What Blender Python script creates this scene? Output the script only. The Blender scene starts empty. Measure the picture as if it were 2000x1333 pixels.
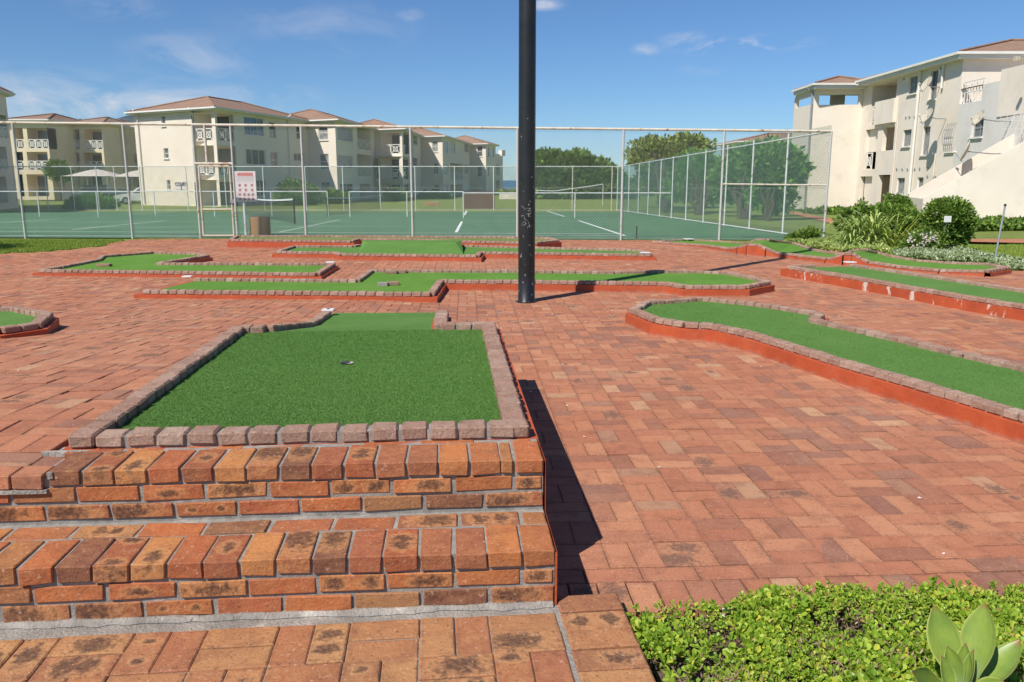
import bpy, bmesh, math, random
from mathutils import Vector, Matrix, noise
from mathutils.geometry import tessellate_polygon
R = math.radians
random.seed(7)
S = bpy.context.scene
COL = S.collection
# ------------------------------------------------------------------ camera
EYE = 1.52; TH = R(11.24); FPX = 1580.0
cam_d = bpy.data.cameras.new('camera'); cam = bpy.data.objects.new('camera', cam_d); COL.objects.link(cam)
cam.location = (0, 0, EYE); cam.rotation_euler = (R(90) - TH, 0, 0)
cam_d.sensor_width = 36; cam_d.lens = FPX/2000*36; cam_d.clip_start = 0.05; cam_d.clip_end = 60000
S.camera = cam
# ------------------------------------------------------------------ light
SUN_EL, SUN_AZ = 49.0, 41.5            # light travels towards azimuth 39 deg right of the view
S.view_settings.view_transform = 'Standard'; S.view_settings.look = 'None'
S.view_settings.exposure = 0.24; S.view_settings.gamma = 1.0
w = bpy.data.worlds.new("World"); S.world = w; w.use_nodes = True
nt = w.node_tree; nt.nodes.clear()
def N(nt, t, **k):
    n = nt.nodes.new(t)
    for a, b in k.items(): setattr(n, a, b)
    return n
out = N(nt, 'ShaderNodeOutputWorld'); bg = N(nt, 'ShaderNodeBackground')
sky = N(nt, 'ShaderNodeTexSky', sky_type='NISHITA'); sky.sun_disc = False
sky.sun_elevation = R(SUN_EL); sky.sun_rotation = R(180 + SUN_AZ)
sky.air_density = 0.9; sky.dust_density = 0.15; sky.ozone_density = 4.0; sky.altitude = 0
hs = N(nt, 'ShaderNodeHueSaturation'); hs.inputs['Saturation'].default_value = 1.0; hs.inputs['Value'].default_value = 1.0
tint = N(nt, 'ShaderNodeMix', data_type='RGBA', blend_type='MULTIPLY'); tint.inputs[0].default_value = 1.0
tint.inputs[7].default_value = (0.66, 0.86, 1.07, 1)
nt.links.new(sky.outputs[0], tint.inputs[6]); nt.links.new(tint.outputs[2], hs.inputs['Color'])
def DIR(px, py):
    X = (px - 1000)/FPX; Y = -(py - 666.5)/FPX
    return Vector((X, math.cos(TH) + Y*math.sin(TH), -math.sin(TH) + Y*math.cos(TH)))
# clouds: noise stretched along the horizon, inside soft patches of the sky
tc = N(nt, 'ShaderNodeTexCoord')
mp = N(nt, 'ShaderNodeMapping'); mp.inputs['Scale'].default_value = (1, 1, 2.6)
nt.links.new(tc.outputs['Generated'], mp.inputs[0])
nz = N(nt, 'ShaderNodeTexNoise'); nz.inputs['Scale'].default_value = 9; nz.inputs['Detail'].default_value = 9; nz.inputs['Roughness'].default_value = .62; nz.inputs['Distortion'].default_value = .5
nt.links.new(mp.outputs[0], nz.inputs[0])
total = None
for (px, py, sx, sy, amp) in [(190, 205, 260, 34, .85), (60, 170, 120, 28, .45), (370, 115, 90, 40, .42), (640, 50, 150, 36, .22),
                              (1440, 88, 95, 14, 1.25), (1345, 80, 40, 12, .9), (1262, 97, 22, 9, .75), (1062, 8, 30, 9, 1.0), (800, 30, 22, 10, .5),
                              (500, 183, 130, 16, .35), (1380, 135, 40, 10, .3), (640, 103, 60, 8, .3), (230, 15, 60, 22, .3), (1524, 46, 12, 6, .6)]:
    c = DIR(px, py).normalized()
    sub = N(nt, 'ShaderNodeVectorMath', operation='SUBTRACT'); nt.links.new(tc.outputs['Generated'], sub.inputs[0]); sub.inputs[1].default_value = c
    sc_ = N(nt, 'ShaderNodeVectorMath', operation='MULTIPLY'); nt.links.new(sub.outputs[0], sc_.inputs[0])
    kx = 1/(sx/FPX); kz = 1/(sy/FPX); sc_.inputs[1].default_value = (kx, kx*.8, kz)
    ln = N(nt, 'ShaderNodeVectorMath', operation='LENGTH'); nt.links.new(sc_.outputs[0], ln.inputs[0])
    mr = N(nt, 'ShaderNodeMapRange', interpolation_type='SMOOTHSTEP'); mr.inputs[1].default_value = 0; mr.inputs[2].default_value = 1.7
    mr.inputs[3].default_value = amp; mr.inputs[4].default_value = 0
    nt.links.new(ln.outputs['Value'], mr.inputs[0])
    if total is None: total = mr.outputs[0]
    else:
        ad = N(nt, 'ShaderNodeMath', operation='MAXIMUM'); nt.links.new(total, ad.inputs[0]); nt.links.new(mr.outputs[0], ad.inputs[1]); total = ad.outputs[0]
nr = N(nt, 'ShaderNodeMapRange'); nr.inputs[1].default_value = .44; nr.inputs[2].default_value = .68
nt.links.new(nz.outputs[0], nr.inputs[0])
ml = N(nt, 'ShaderNodeMath', operation='MULTIPLY', use_clamp=True); nt.links.new(total, ml.inputs[0]); nt.links.new(nr.outputs[0], ml.inputs[1])
mc = N(nt, 'ShaderNodeMix', data_type='RGBA'); nt.links.new(ml.outputs[0], mc.inputs[0]); nt.links.new(hs.outputs[0], mc.inputs[6]); mc.inputs[7].default_value = (7.6, 7.6, 8.0, 1)
nt.links.new(mc.outputs[2], bg.inputs[0]); bg.inputs[1].default_value = 0.085
nt.links.new(bg.outputs[0], out.inputs[0])
sl = bpy.data.lights.new('sun', 'SUN'); so = bpy.data.objects.new('sun', sl); COL.objects.link(so)
sl.energy = 4.7; sl.angle = R(.53); sl.color = (1, .955, .88)
ca = math.cos(R(SUN_EL))
so.rotation_euler = Vector((math.sin(R(SUN_AZ))*ca, math.cos(R(SUN_AZ))*ca, -math.sin(R(SUN_EL)))).to_track_quat('-Z', 'Y').to_euler()
so.location = (-20, -20, 30)

# ------------------------------------------------------------------ survey helpers (where things stand on the ground)
def sstep(a, b, t):
    t = max(0, min(1, (t - a)/(b - a))); return t*t*(3 - 2*t)
def lerp_tab(tab, t):
    if t <= tab[0][0]: return tab[0][1]
    for (a, va), (b, vb) in zip(tab, tab[1:]):
        if t <= b: return va + (vb - va)*(t - a)/(b - a)
    return tab[-1][1]
def HF(x, y):
    """height of the ground"""
    if y < 22:
        s = sstep(.1, 2.0, -x)
        return s*lerp_tab([(0, .455), (3.6, .455), (6, .30), (8, .15), (10.5, .03), (14, 0)], y) - .03*sstep(14, 22, y)
    return lerp_tab([(22, -.03), (53, -.50), (110, -.75), (190, -.9), (225, -9), (250, -12)], y)
CAM = Vector((0, 0, EYE))
def PZ(px, py, z):
    d = DIR(px, py); t = (z - EYE)/d.z
    return CAM + d*t
def G(px, py, dz=0.0):
    z = 0
    for _ in range(30):
        p = PZ(px, py, z); z = z*.4 + (HF(p.x, p.y) + dz)*.6
    return Vector((p.x, p.y, z))
def PY(px, py, y):
    d = DIR(px, py); return CAM + d*(y/d.y)
def PIX(p):
    v = Vector(p) - CAM
    f = v.y*math.cos(TH) - v.z*math.sin(TH); u = v.y*math.sin(TH) + v.z*math.cos(TH)
    if f < .05: return (-9999, -9999)
    return (1000 + FPX*v.x/f, 666.5 - FPX*u/f)
# ------------------------------------------------------------------ mesh helpers
class MB:
    def __init__(s): s.v = []; s.f = []; s.m = []; s.mi = 0; s.bp = {}
    def quad(s, *p):
        b = len(s.v); s.v += [tuple(q) for q in p]; s.f.append(tuple(range(b, b + len(p)))); s.m.append(s.mi)
    def add(s, vs, fs):
        b = len(s.v); s.v += [tuple(q) for q in vs]
        for f in fs: s.f.append(tuple(b + i for i in f)); s.m.append(s.mi)
    def obox(s, c, ax, ay, az, hx, hy, hz):
        c = Vector(c); X = Vector(ax)*hx; Y = Vector(ay)*hy; Z = Vector(az)*hz
        vs = [c + X*i + Y*j + Z*k for k in (-1, 1) for j in (-1, 1) for i in (-1, 1)]
        s.add(vs, [(0, 2, 3, 1), (4, 5, 7, 6), (0, 1, 5, 4), (2, 6, 7, 3), (0, 4, 6, 2), (1, 3, 7, 5)])
    def box(s, x0, y0, z0, x1, y1, z1):
        s.obox(((x0+x1)/2, (y0+y1)/2, (z0+z1)/2), (1,0,0), (0,1,0), (0,0,1), abs(x1-x0)/2, abs(y1-y0)/2, abs(z1-z0)/2)
    def brick(s, c, ax, ay, az, hx, hy, hz, b=.005, j=0.0):
        """box with chamfered edges"""
        c = Vector(c); A = (Vector(ax), Vector(ay), Vector(az)); H = (hx, hy, hz)
        vs = []; idx = {}
        for sx in (-1, 1):
            for sy in (-1, 1):
                for sz in (-1, 1):
                    jj = [random.uniform(-j, j) for _ in range(3)]
                    for k in range(3):
                        sg = (sx, sy, sz)
                        co = [sg[m]*(H[m] - (0 if m == k else b)) + jj[m] for m in range(3)]
                        idx[(sx, sy, sz, k)] = len(vs); vs.append(c + A[0]*co[0] + A[1]*co[1] + A[2]*co[2])
        fs = []
        for k in range(3):
            o = [m for m in range(3) if m != k]
            for sg in (-1, 1):
                q = []
                for (a, d) in ((-1, -1), (1, -1), (1, 1), (-1, 1)):
                    t = [0, 0, 0]; t[k] = sg; t[o[0]] = a; t[o[1]] = d; q.append(idx[(t[0], t[1], t[2], k)])
                if (sg == 1) == (k == 1): q.reverse()
                fs.append(q)
        for k in range(3):                       # edges parallel to axis k
            o = [m for m in range(3) if m != k]
            for a in (-1, 1):
                for d in (-1, 1):
                    t0 = [0, 0, 0]; t1 = [0, 0, 0]; t0[k] = -1; t1[k] = 1
                    for t in (t0, t1): t[o[0]] = a; t[o[1]] = d
                    q = [idx[(*t0, o[0])], idx[(*t1, o[0])], idx[(*t1, o[1])], idx[(*t0, o[1])]]
                    fs.append(q)
        for sx in (-1, 1):
            for sy in (-1, 1):
                for sz in (-1, 1): fs.append([idx[(sx, sy, sz, k)] for k in range(3)])
        order = sorted(range(3), key=lambda q: -H[q]); base = len(s.v)
        for (sx, sy, sz, k), i in idx.items():
            sg = (sx, sy, sz); s.bp[base+i] = tuple(sg[q] for q in order)
        s.add(vs, fs)
    def tube(s, p, q, r, n=8, r2=None, caps=True):
        p = Vector(p); q = Vector(q); d = (q - p).normalized()
        a = d.orthogonal().normalized(); b = d.cross(a); r2 = r if r2 is None else r2
        vs = []
        for (c, rr) in ((p, r), (q, r2)):
            for i in range(n):
                t = 2*math.pi*i/n; vs.append(c + (a*math.cos(t) + b*math.sin(t))*rr)
        fs = [(i, (i+1) % n, n + (i+1) % n, n + i) for i in range(n)]
        if caps: fs += [tuple(reversed(range(n))), tuple(range(n, 2*n))]
        s.add(vs, fs)
    def path(s, pts, r, n=6):
        for a, b in zip(pts, pts[1:]): s.tube(a, b, r, n)
    def lathe(s, base, prof, n=24, ax=(1,0,0), ay=(0,1,0), az=(0,0,1)):
        base = Vector(base); ax = Vector(ax); ay = Vector(ay); az = Vector(az); vs = []
        for (r, z) in prof:
            for i in range(n):
                t = 2*math.pi*i/n; vs.append(base + ax*(r*math.cos(t)) + ay*(r*math.sin(t)) + az*z)
        fs = []
        for k in range(len(prof) - 1):
            for i in range(n): fs.append((k*n + i, k*n + (i+1) % n, (k+1)*n + (i+1) % n, (k+1)*n + i))
        s.add(vs, fs)
    def poly(s, pts):
        tr = tessellate_polygon([[Vector(p) for p in pts]])
        s.add(pts, tr)
    def prism(s, pts, z0, z1, top=True):
        """vertical walls round a plan outline, z0/z1 a number or a function"""
        f0 = z0 if callable(z0) else (lambda p: z0); f1 = z1 if callable(z1) else (lambda p: z1)
        n = len(pts)
        for i in range(n):
            a = pts[i]; b = pts[(i+1) % n]
            s.quad((a[0], a[1], f0(a)), (b[0], b[1], f0(b)), (b[0], b[1], f1(b)), (a[0], a[1], f1(a)))
        if top: s.poly([(p[0], p[1], f1(p)) for p in pts])
    def build(s, name, mats, parent=None, loc=None, smooth=False, fixn=False):
        me = bpy.data.meshes.new(name)
        o = Vector(loc) if loc is not None else (root_loc(parent) if parent else Vector((0, 0, 0)))
        me.from_pydata([(x - o.x, y - o.y, z - o.z) for x, y, z in s.v], [], s.f)
        for m in (mats if isinstance(mats, (list, tuple)) else [mats]): me.materials.append(m)
        me.polygons.foreach_set('material_index', s.m)
        if smooth: me.polygons.foreach_set('use_smooth', [True]*len(s.f))
        if s.bp:
            at = me.attributes.new('bp', 'FLOAT_VECTOR', 'POINT'); buf = [0.0]*(3*len(s.v))
            for i, q in s.bp.items(): buf[3*i:3*i+3] = q
            at.data.foreach_set('vector', buf)
        me.update()
        if fixn:
            bm = bmesh.new(); bm.from_mesh(me); bmesh.ops.recalc_face_normals(bm, faces=bm.faces); bm.to_mesh(me); bm.free()
        ob = bpy.data.objects.new(name, me); COL.objects.link(ob)
        if parent: ob.parent = parent
        else: ob.location = o
        return ob
def root_loc(o):
    while o.parent: o = o.parent
    return Vector(o.location)
def tag(o, label=None, cat=None, group=None, kind=None):
    if label: o['label'] = label
    if cat: o['category'] = cat
    if group: o['group'] = group
    if kind: o['kind'] = kind
    return o
def thing(name, label, cat, loc, group=None):
    o = bpy.data.objects.new(name, None); COL.objects.link(o); o.location = loc; o.empty_display_size = .2
    return tag(o, label, cat, group)
def structure(mb, name, mats, **k):
    return tag(mb.build(name, mats, **k), kind='structure')
# ------------------------------------------------------------------ materials
def new_mat(name):
    m = bpy.data.materials.new(name); m.use_nodes = True; nt = m.node_tree
    return m, nt, nt.nodes['Principled BSDF']
def ramp(nt, fac, stops, interp='LINEAR'):
    r = N(nt, 'ShaderNodeValToRGB'); r.color_ramp.interpolation = interp
    e = r.color_ramp.elements
    while len(e) < len(stops): e.new(.5)
    for i, (p, c) in enumerate(stops): e[i].position = p; e[i].color = (*c, 1)
    if fac is not None: nt.links.new(fac, r.inputs[0])
    return r.outputs[0]
def nodes_noise(nt, scale, detail=4, rough=.55, vec=None, dist=0):
    n = N(nt, 'ShaderNodeTexNoise'); n.inputs['Scale'].default_value = scale; n.inputs['Detail'].default_value = detail
    n.inputs['Roughness'].default_value = rough; n.inputs['Distortion'].default_value = dist
    if vec is None:
        g = N(nt, 'ShaderNodeNewGeometry'); vec = g.outputs['Position']
    nt.links.new(vec, n.inputs[0]); return n.outputs[0]
def mix(nt, fac, a, b, blend='MIX'):
    m = N(nt, 'ShaderNodeMix', data_type='RGBA', blend_type=blend)
    for i, v in ((0, fac), (6, a), (7, b)):
        if isinstance(v, (int, float)): m.inputs[i].default_value = v
        elif isinstance(v, tuple): m.inputs[i].default_value = (*v, 1)
        else: nt.links.new(v, m.inputs[i])
    return m.outputs[2]
def mrange(nt, v, a, b, c=0, d=1):
    m = N(nt, 'ShaderNodeMapRange'); nt.links.new(v, m.inputs[0])
    for i, t in enumerate((a, b, c, d)): m.inputs[1+i].default_value = t
    return m.outputs[0]
def math_(nt, op, a, b=0):
    m = N(nt, 'ShaderNodeMath', operation=op)
    for i, v in ((0, a), (1, b)):
        if isinstance(v, (int, float)): m.inputs[i].default_value = v
        else: nt.links.new(v, m.inputs[i])
    return m.outputs[0]
def bump(nt, bs, h, strength=.4, dist=.01):
    b = N(nt, 'ShaderNodeBump'); b.inputs['Strength'].default_value = strength; b.inputs['Distance'].default_value = dist
    nt.links.new(h, b.inputs['Height']); nt.links.new(b.outputs[0], bs.inputs['Normal'])
def mat(name, c1, c2=None, scale=8, rough=.85, bstr=.25, bdist=.004, bscale=60, metal=0, spec=.3, stain=None, detail=5):
    """plain painted/plastered/metal surface with mottling and wear"""
    m, nt, bs = new_mat(name)
    c2 = c2 or tuple(v*.8 for v in c1)
    n = nodes_noise(nt, scale, detail)
    col = mix(nt, mrange(nt, n, .35, .68), c1, c2)
    if stain:
        sc, lo, hi, cs = stain
        n2 = nodes_noise(nt, sc, 6, .65)
        col = mix(nt, mrange(nt, n2, lo, hi), col, cs)
    nt.links.new(col, bs.inputs['Base Color'])
    bs.inputs['Roughness'].default_value = rough; bs.inputs['Metallic'].default_value = metal
    bs.inputs['Specular IOR Level'].default_value = spec
    if bstr: bump(nt, bs, nodes_noise(nt, bscale, 4), bstr, bdist)
    return m
def mat_brick(name, stops, burn=.3, rough=.9, bstr=.5, mott=.35, burncol=(.05, .028, .022), fine=150, rim=(.60, .29, .12), spots=.5, grime=.5, bdist=.004, cluster=0):
    """each brick (mesh island) its own clay colour; kiln marks sit inside the brick, paler rims round them"""
    m, nt, bs = new_mat(name)
    g = N(nt, 'ShaderNodeNewGeometry'); ri = g.outputs['Random Per Island']
    base = ramp(nt, ri, stops)
    def rnd(k):
        wn = N(nt, 'ShaderNodeTexWhiteNoise', noise_dimensions='1D'); nt.links.new(math_(nt, 'MULTIPLY', ri, k), wn.inputs['W']); return wn.outputs['Value']
    r2, r3, r4 = rnd(917.3), rnd(411.7), rnd(131.9); rs = mrange(nt, rnd(57.7), 0, 1, .7, 1.9)
    at = N(nt, 'ShaderNodeAttribute'); at.attribute_name = 'bp'
    sp = N(nt, 'ShaderNodeSeparateXYZ'); nt.links.new(at.outputs['Vector'], sp.inputs[0])
    ab = [math_(nt, 'ABSOLUTE', sp.outputs[q]) for q in range(3)]
    sh = math_(nt, 'MINIMUM', ab[1], ab[2])
    n1 = nodes_noise(nt, 26, 5, .65); wob = mrange(nt, nodes_noise(nt, 38, 4, .6), .25, .75, -.55, .55)
    if cluster:                                             # batches of darker and of paler bricks
        big = nodes_noise(nt, .75, 3, .6)
        f = math_(nt, 'MULTIPLY', math_(nt, 'GREATER_THAN', math_(nt, 'ADD', r3, mrange(nt, big, .35, .75, -.35, .30)), .90), cluster*.75)
        base = mix(nt, f, base, (.22, .125, .10))
        base = mix(nt, mrange(nt, nodes_noise(nt, .45, 4, .6), .45, .72, 0, .45), base, (.53, .27, .17))
        base = mix(nt, mrange(nt, nodes_noise(nt, 1.7, 5, .7), .52, .75, 0, .35), base, (.30, .13, .085))
    # soft colour drift over the brick
    col = mix(nt, mrange(nt, n1, .35, .72, 0, mott), base, rim)
    n3 = nodes_noise(nt, 9, 4, .6)
    col = mix(nt, mrange(nt, n3, .48, .75, 0, .45), col, (.17, .065, .04))
    # end spots (stretcher faces) or a long blob (flat faces)
    c0 = mrange(nt, r4, 0, 1, .25, .8)
    dl = math_(nt, 'DIVIDE', math_(nt, 'ABSOLUTE', math_(nt, 'SUBTRACT', ab[0], c0)), .26)
    dsp = math_(nt, 'SQRT', math_(nt, 'ADD', math_(nt, 'POWER', dl, 2), math_(nt, 'POWER', math_(nt, 'DIVIDE', sh, .75), 2)))
    off = math_(nt, 'SUBTRACT', sp.outputs[0], mrange(nt, r4, 0, 1, -.6, .6))
    dbl = math_(nt, 'SQRT', math_(nt, 'ADD', math_(nt, 'POWER', math_(nt, 'DIVIDE', off, .62), 2), math_(nt, 'POWER', math_(nt, 'DIVIDE', sh, .85), 2)))
    pick = math_(nt, 'LESS_THAN', r3, spots)
    dd = math_(nt, 'DIVIDE', mix(nt, pick, dbl, dsp), rs)
    dd = math_(nt, 'ADD', dd, wob)
    on = math_(nt, 'GREATER_THAN', r2, 1 - burn)
    rimf = math_(nt, 'MULTIPLY', on, mrange(nt, dd, .95, 1.45, .55, 0))
    col = mix(nt, rimf, col, rim)
    core = math_(nt, 'MULTIPLY', on, mrange(nt, dd, .45, 1.0, .88, 0))
    core = math_(nt, 'MULTIPLY', core, mrange(nt, nodes_noise(nt, 70, 4, .7), .25, .6, .45, 1))
    col = mix(nt, core, col, burncol)
    # worn, dirty arrises
    ed = math_(nt, 'MAXIMUM', ab[0], sh)
    edn = math_(nt, 'MULTIPLY', mrange(nt, ed, .80, .98, 0, 1), mrange(nt, nodes_noise(nt, 45, 4, .6), .35, .65, 0, grime))
    col = mix(nt, edn, col, (.16, .085, .06))
    np_ = nodes_noise(nt, fine, 3, .6)
    col = mix(nt, mrange(nt, np_, .60, .70, 0, .65), col, (.08, .045, .035))
    np2 = nodes_noise(nt, fine*.7, 3, .6)
    col = mix(nt, mrange(nt, np2, .30, .38, .45, 0), col, (.66, .45, .33))
    nt.links.new(col, bs.inputs['Base Color']); bs.inputs['Roughness'].default_value = rough; bs.inputs['Specular IOR Level'].default_value = .12
    hh = math_(nt, 'ADD', nodes_noise(nt, 60, 7, .72), math_(nt, 'MULTIPLY', np_, -.35))
    bump(nt, bs, hh, bstr, bdist)
    return m
M = {}
M['paver'] = mat_brick('clay_paver', [(0, (.43, .165, .092)), (.18, (.37, .14, .082)), (.34, (.47, .195, .105)), (.5, (.41, .155, .088)), (.64, (.51, .235, .13)), (.76, (.44, .17, .093)), (.86, (.32, .135, .085)), (.93, (.26, .12, .088)), (1, (.54, .31, .175))], cluster=.8, burn=.05, mott=.25, bstr=.5, burncol=(.15, .085, .065), fine=110, rim=(.50, .235, .125), spots=.12)
M['step_brick'] = mat_brick('step_brick', [(0, (.38, .10, .045)), (.14, (.50, .155, .055)), (.28, (.28, .08, .045)), (.42, (.52, .18, .06)), (.54, (.42, .115, .055)), (.66, (.18, .075, .05)), (.76, (.54, .22, .075)), (.86, (.36, .12, .06)), (.94, (.13, .065, .048)), (1, (.56, .27, .11))], burn=.42, bstr=.9, mott=.35, fine=95, bdist=.006, burncol=(.065, .035, .03), grime=.3, spots=.22)
M['fore_paver'] = mat_brick('foreground_paver', [(0, (.42, .17, .075)), (.3, (.36, .13, .07)), (.5, (.46, .22, .095)), (.7, (.30, .12, .065)), (.85, (.50, .26, .11)), (1, (.38, .155, .075))], burn=.42, bstr=.9, mott=.4, fine=90, bdist=.006, burncol=(.07, .04, .035), spots=.4, rim=(.56, .29, .13), grime=.4)
M['cobble'] = mat_brick('kerb_cobble', [(0, (.40, .26, .195)), (.3, (.34, .205, .15)), (.6, (.45, .305, .23)), (.85, (.36, .205, .15)), (1, (.48, .345, .265))], burn=.015, mott=.15, bstr=1.0, burncol=(.1, .07, .06), rim=(.44, .30, .24), bdist=.008, fine=90)
M['mortar'] = mat('mortar', (.31, .285, .25), (.22, .20, .18), scale=30, bstr=.6, bdist=.006, bscale=120, stain=(9, .52, .70, (.42, .39, .34)))
M['kerb_mortar'] = mat('kerb_mortar', (.33, .25, .20), (.24, .18, .14), scale=14, bstr=.6, bdist=.006, bscale=110, stain=(1.1, .60, .68, (.60, .55, .49)))
M['pale_mortar'] = mat('pale_mortar', (.62, .57, .50), (.42, .36, .31), scale=16, bstr=.9, bdist=.01, bscale=110)
M['foot_mortar'] = mat('foot_mortar', (.36, .325, .285), (.22, .195, .17), scale=9, bstr=.9, bdist=.01, bscale=90, stain=(5, .58, .70, (.55, .50, .44)))
M['sand_joint'] = mat('sand_joint', (.30, .19, .13), (.20, .12, .08), scale=20, bscale=200, bstr=.6, stain=(4, .55, .7, (.10, .09, .05)))
def redpaint():
    m, nt, bs = new_mat('red_oxide_paint')
    n = nodes_noise(nt, 5, 6, .65); col = mix(nt, mrange(nt, n, .35, .68), (.48, .088, .025), (.37, .064, .020))
    col = mix(nt, mrange(nt, nodes_noise(nt, 1.3, 5, .7), .52, .72, 0, .6), col, (.47, .125, .055))
    col = mix(nt, mrange(nt, nodes_noise(nt, 38, 5, .75), .60, .70, 0, .5), col, (.20, .06, .04))
    col = mix(nt, mrange(nt, nodes_noise(nt, 17, 6, .75), .69, .72, 0, .8), col, (.50, .38, .30))
    g = N(nt, 'ShaderNodeNewGeometry'); s = N(nt, 'ShaderNodeSeparateXYZ'); nt.links.new(g.outputs['Position'], s.inputs[0])
    dz = math_(nt, 'ADD', s.outputs['Z'], mrange(nt, nodes_noise(nt, 12, 5, .7), .2, .8, -.03, .03))
    col = mix(nt, mrange(nt, dz, -.005, .028, .7, 0), col, (.36, .20, .14))
    nt.links.new(col, bs.inputs['Base Color']); bs.inputs['Roughness'].default_value = .7
    bump(nt, bs, nodes_noise(nt, 28, 7, .7), .6, .008); return m
M['red_paint'] = redpaint()
def peeled():
    m, nt, bs = new_mat('peeling_red_paint')
    n = nodes_noise(nt, 5, 4); col = mix(nt, mrange(nt, n, .35, .68), (.46, .085, .025), (.37, .064, .020))
    mp = N(nt, 'ShaderNodeMapping'); mp.inputs['Scale'].default_value = (1.4, 1.4, .5)
    g = N(nt, 'ShaderNodeNewGeometry'); nt.links.new(g.outputs['Position'], mp.inputs[0])
    n2 = nodes_noise(nt, 3.2, 7, .7, vec=mp.outputs[0])
    col = mix(nt, mrange(nt, n2, .565, .60), col, (.60, .52, .44))
    nt.links.new(col, bs.inputs['Base Color']); bs.inputs['Roughness'].default_value = .8
    bump(nt, bs, nodes_noise(nt, 70, 4), .4, .004); return m
M['red_peel'] = peeled()
def turf(name, c1, c2, big=(.0, .0), spec=.1):
    m, nt, bs = new_mat(name)
    a = nodes_noise(nt, 260, 3, .7); b = nodes_noise(nt, 3.0, 4, .6); c = nodes_noise(nt, 40, 4, .6)
    col = mix(nt, mrange(nt, a, .3, .7), c1, c2)
    col = mix(nt, mrange(nt, b, .35, .7, 0, .35), col, tuple(v*.72 for v in c1))
    col = mix(nt, mrange(nt, c, .45, .7, 0, .3), col, tuple(v*1.35 for v in c2))
    col = mix(nt, mrange(nt, nodes_noise(nt, .9, 5, .65), .42, .72, 0, .38), col, (c2[0]*1.45, c2[1]*1.12, c2[2]*1.5))
    nt.links.new(col, bs.inputs['Base Color']); bs.inputs['Roughness'].default_value = .8; bs.inputs['Specular IOR Level'].default_value = spec
    bump(nt, bs, a, .7, .01); return m
M['turf'] = turf('artificial_turf', (.09, .195, .04), (.13, .265, .058))
M['turf_light'] = turf('bright_artificial_turf', (.085, .21, .025), (.14, .29, .045))  # brighter, more saturated green turf
M['turf_faded'] = turf('faded_artificial_turf', (.14, .17, .045), (.21, .25, .08))
M['turf_dark'] = turf('dark_artificial_turf', (.025, .085, .015), (.04, .12, .022))
def leafmat(name, stops, trans=.25, rough=.5):
    m, nt, bs = new_mat(name)
    g = N(nt, 'ShaderNodeNewGeometry')
    col = ramp(nt, g.outputs['Random Per Island'], stops)
    nt.links.new(col, bs.inputs['Base Color']); bs.inputs['Roughness'].default_value = rough; bs.inputs['Specular IOR Level'].default_value = .3
    tr = N(nt, 'ShaderNodeBsdfTranslucent'); nt.links.new(mix(nt, 1.0, col, (1.0, 1.15, .5), 'MULTIPLY'), tr.inputs[0])
    ms = N(nt, 'ShaderNodeMixShader'); ms.inputs[0].default_value = trans
    nt.links.new(bs.outputs[0], ms.inputs[1]); nt.links.new(tr.outputs[0], ms.inputs[2])
    nt.links.new(ms.outputs[0], nt.nodes['Material Output'].inputs[0]); return m
M['blade'] = leafmat('turf_blade', [(0, (.095, .20, .04)), (.5, (.12, .245, .052)), (.95, (.145, .28, .065)), (1, (.21, .35, .10))], .2, .55)
M['leaf_cover'] = leafmat('ground_cover_leaf', [(0, (.15, .26, .025)), (.35, (.25, .385, .035)), (.7, (.35, .47, .05)), (.88, (.47, .56, .08)), (.955, (.64, .58, .07)), (1, (.34, .20, .09))], .3, .4)
M['leaf_dark'] = leafmat('dark_tree_leaf', [(0, (0.068, 0.135, 0.033)), (.5, (0.128, 0.232, 0.051)), (1, (0.240, 0.375, 0.083))], .2)
M['leaf_olive'] = leafmat('olive_tree_leaf', [(0, (0.109, 0.155, 0.034)), (.5, (0.217, 0.279, 0.062)), (1, (0.403, 0.465, 0.124))], .2)
M['leaf_tree'] = leafmat('green_tree_leaf', [(0, (0.078, 0.182, 0.046)), (.5, (0.169, 0.325, 0.072)), (1, (0.325, 0.507, 0.111))], .25)
M['leaf_shrub'] = leafmat('shrub_leaf', [(0, (0.057, 0.115, 0.017)), (.5, (0.138, 0.230, 0.034)), (1, (0.299, 0.414, 0.081))], .2)
M['leaf_aloe'] = leafmat('aloe_leaf', [(0, (.18, .27, .06)), (.5, (.34, .43, .11)), (1, (.56, .60, .22))], .15)
M['leaf_yellow'] = leafmat('yellow_strap_leaf', [(0, (.32, .40, .05)), (1, (.60, .62, .12))], .25)
M['leaf_silver'] = leafmat('silver_foliage', [(0, (.17, .23, .09)), (.5, (.33, .40, .19)), (.85, (.50, .56, .34)), (1, (.72, .74, .60))], .2)
M['petal'] = leafmat('pale_petal', [(0, (.75, .62, .58)), (1, (.85, .80, .74))], .2)
M['dry'] = leafmat('dry_stem', [(0, (.22, .13, .08)), (1, (.42, .31, .20))], .1, .8)
M['grass_blade'] = leafmat('lawn_blade', [(0, (.16, .24, .03)), (.6, (.28, .37, .05)), (1, (.44, .48, .12))], .25, .6)
M['bark'] = mat('bark', (.10, .075, .05), (.05, .035, .025), scale=12, bscale=30, bstr=.8, bdist=.02)
M['soil'] = mat('soil', (.20, .14, .10), (.10, .065, .045), scale=20, bscale=80, bstr=1, bdist=.02, stain=(12, .58, .7, (.34, .28, .23)))
M['grass'] = mat('lawn_grass', (.16, .225, .035), (.24, .29, .06), scale=1.2, bscale=90, bstr=.8, bdist=.03, stain=(.35, .5, .72, (.25, .24, .08)), detail=9)
M['court'] = mat('court_surface', (.062, .158, .076), (.078, .178, .088), scale=.5, rough=.8, bscale=150, bstr=.2, stain=(.25, .52, .75, (.095, .19, .115)))
M['line'] = mat('court_line_paint', (.74, .76, .72), (.58, .62, .58), scale=6)
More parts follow.
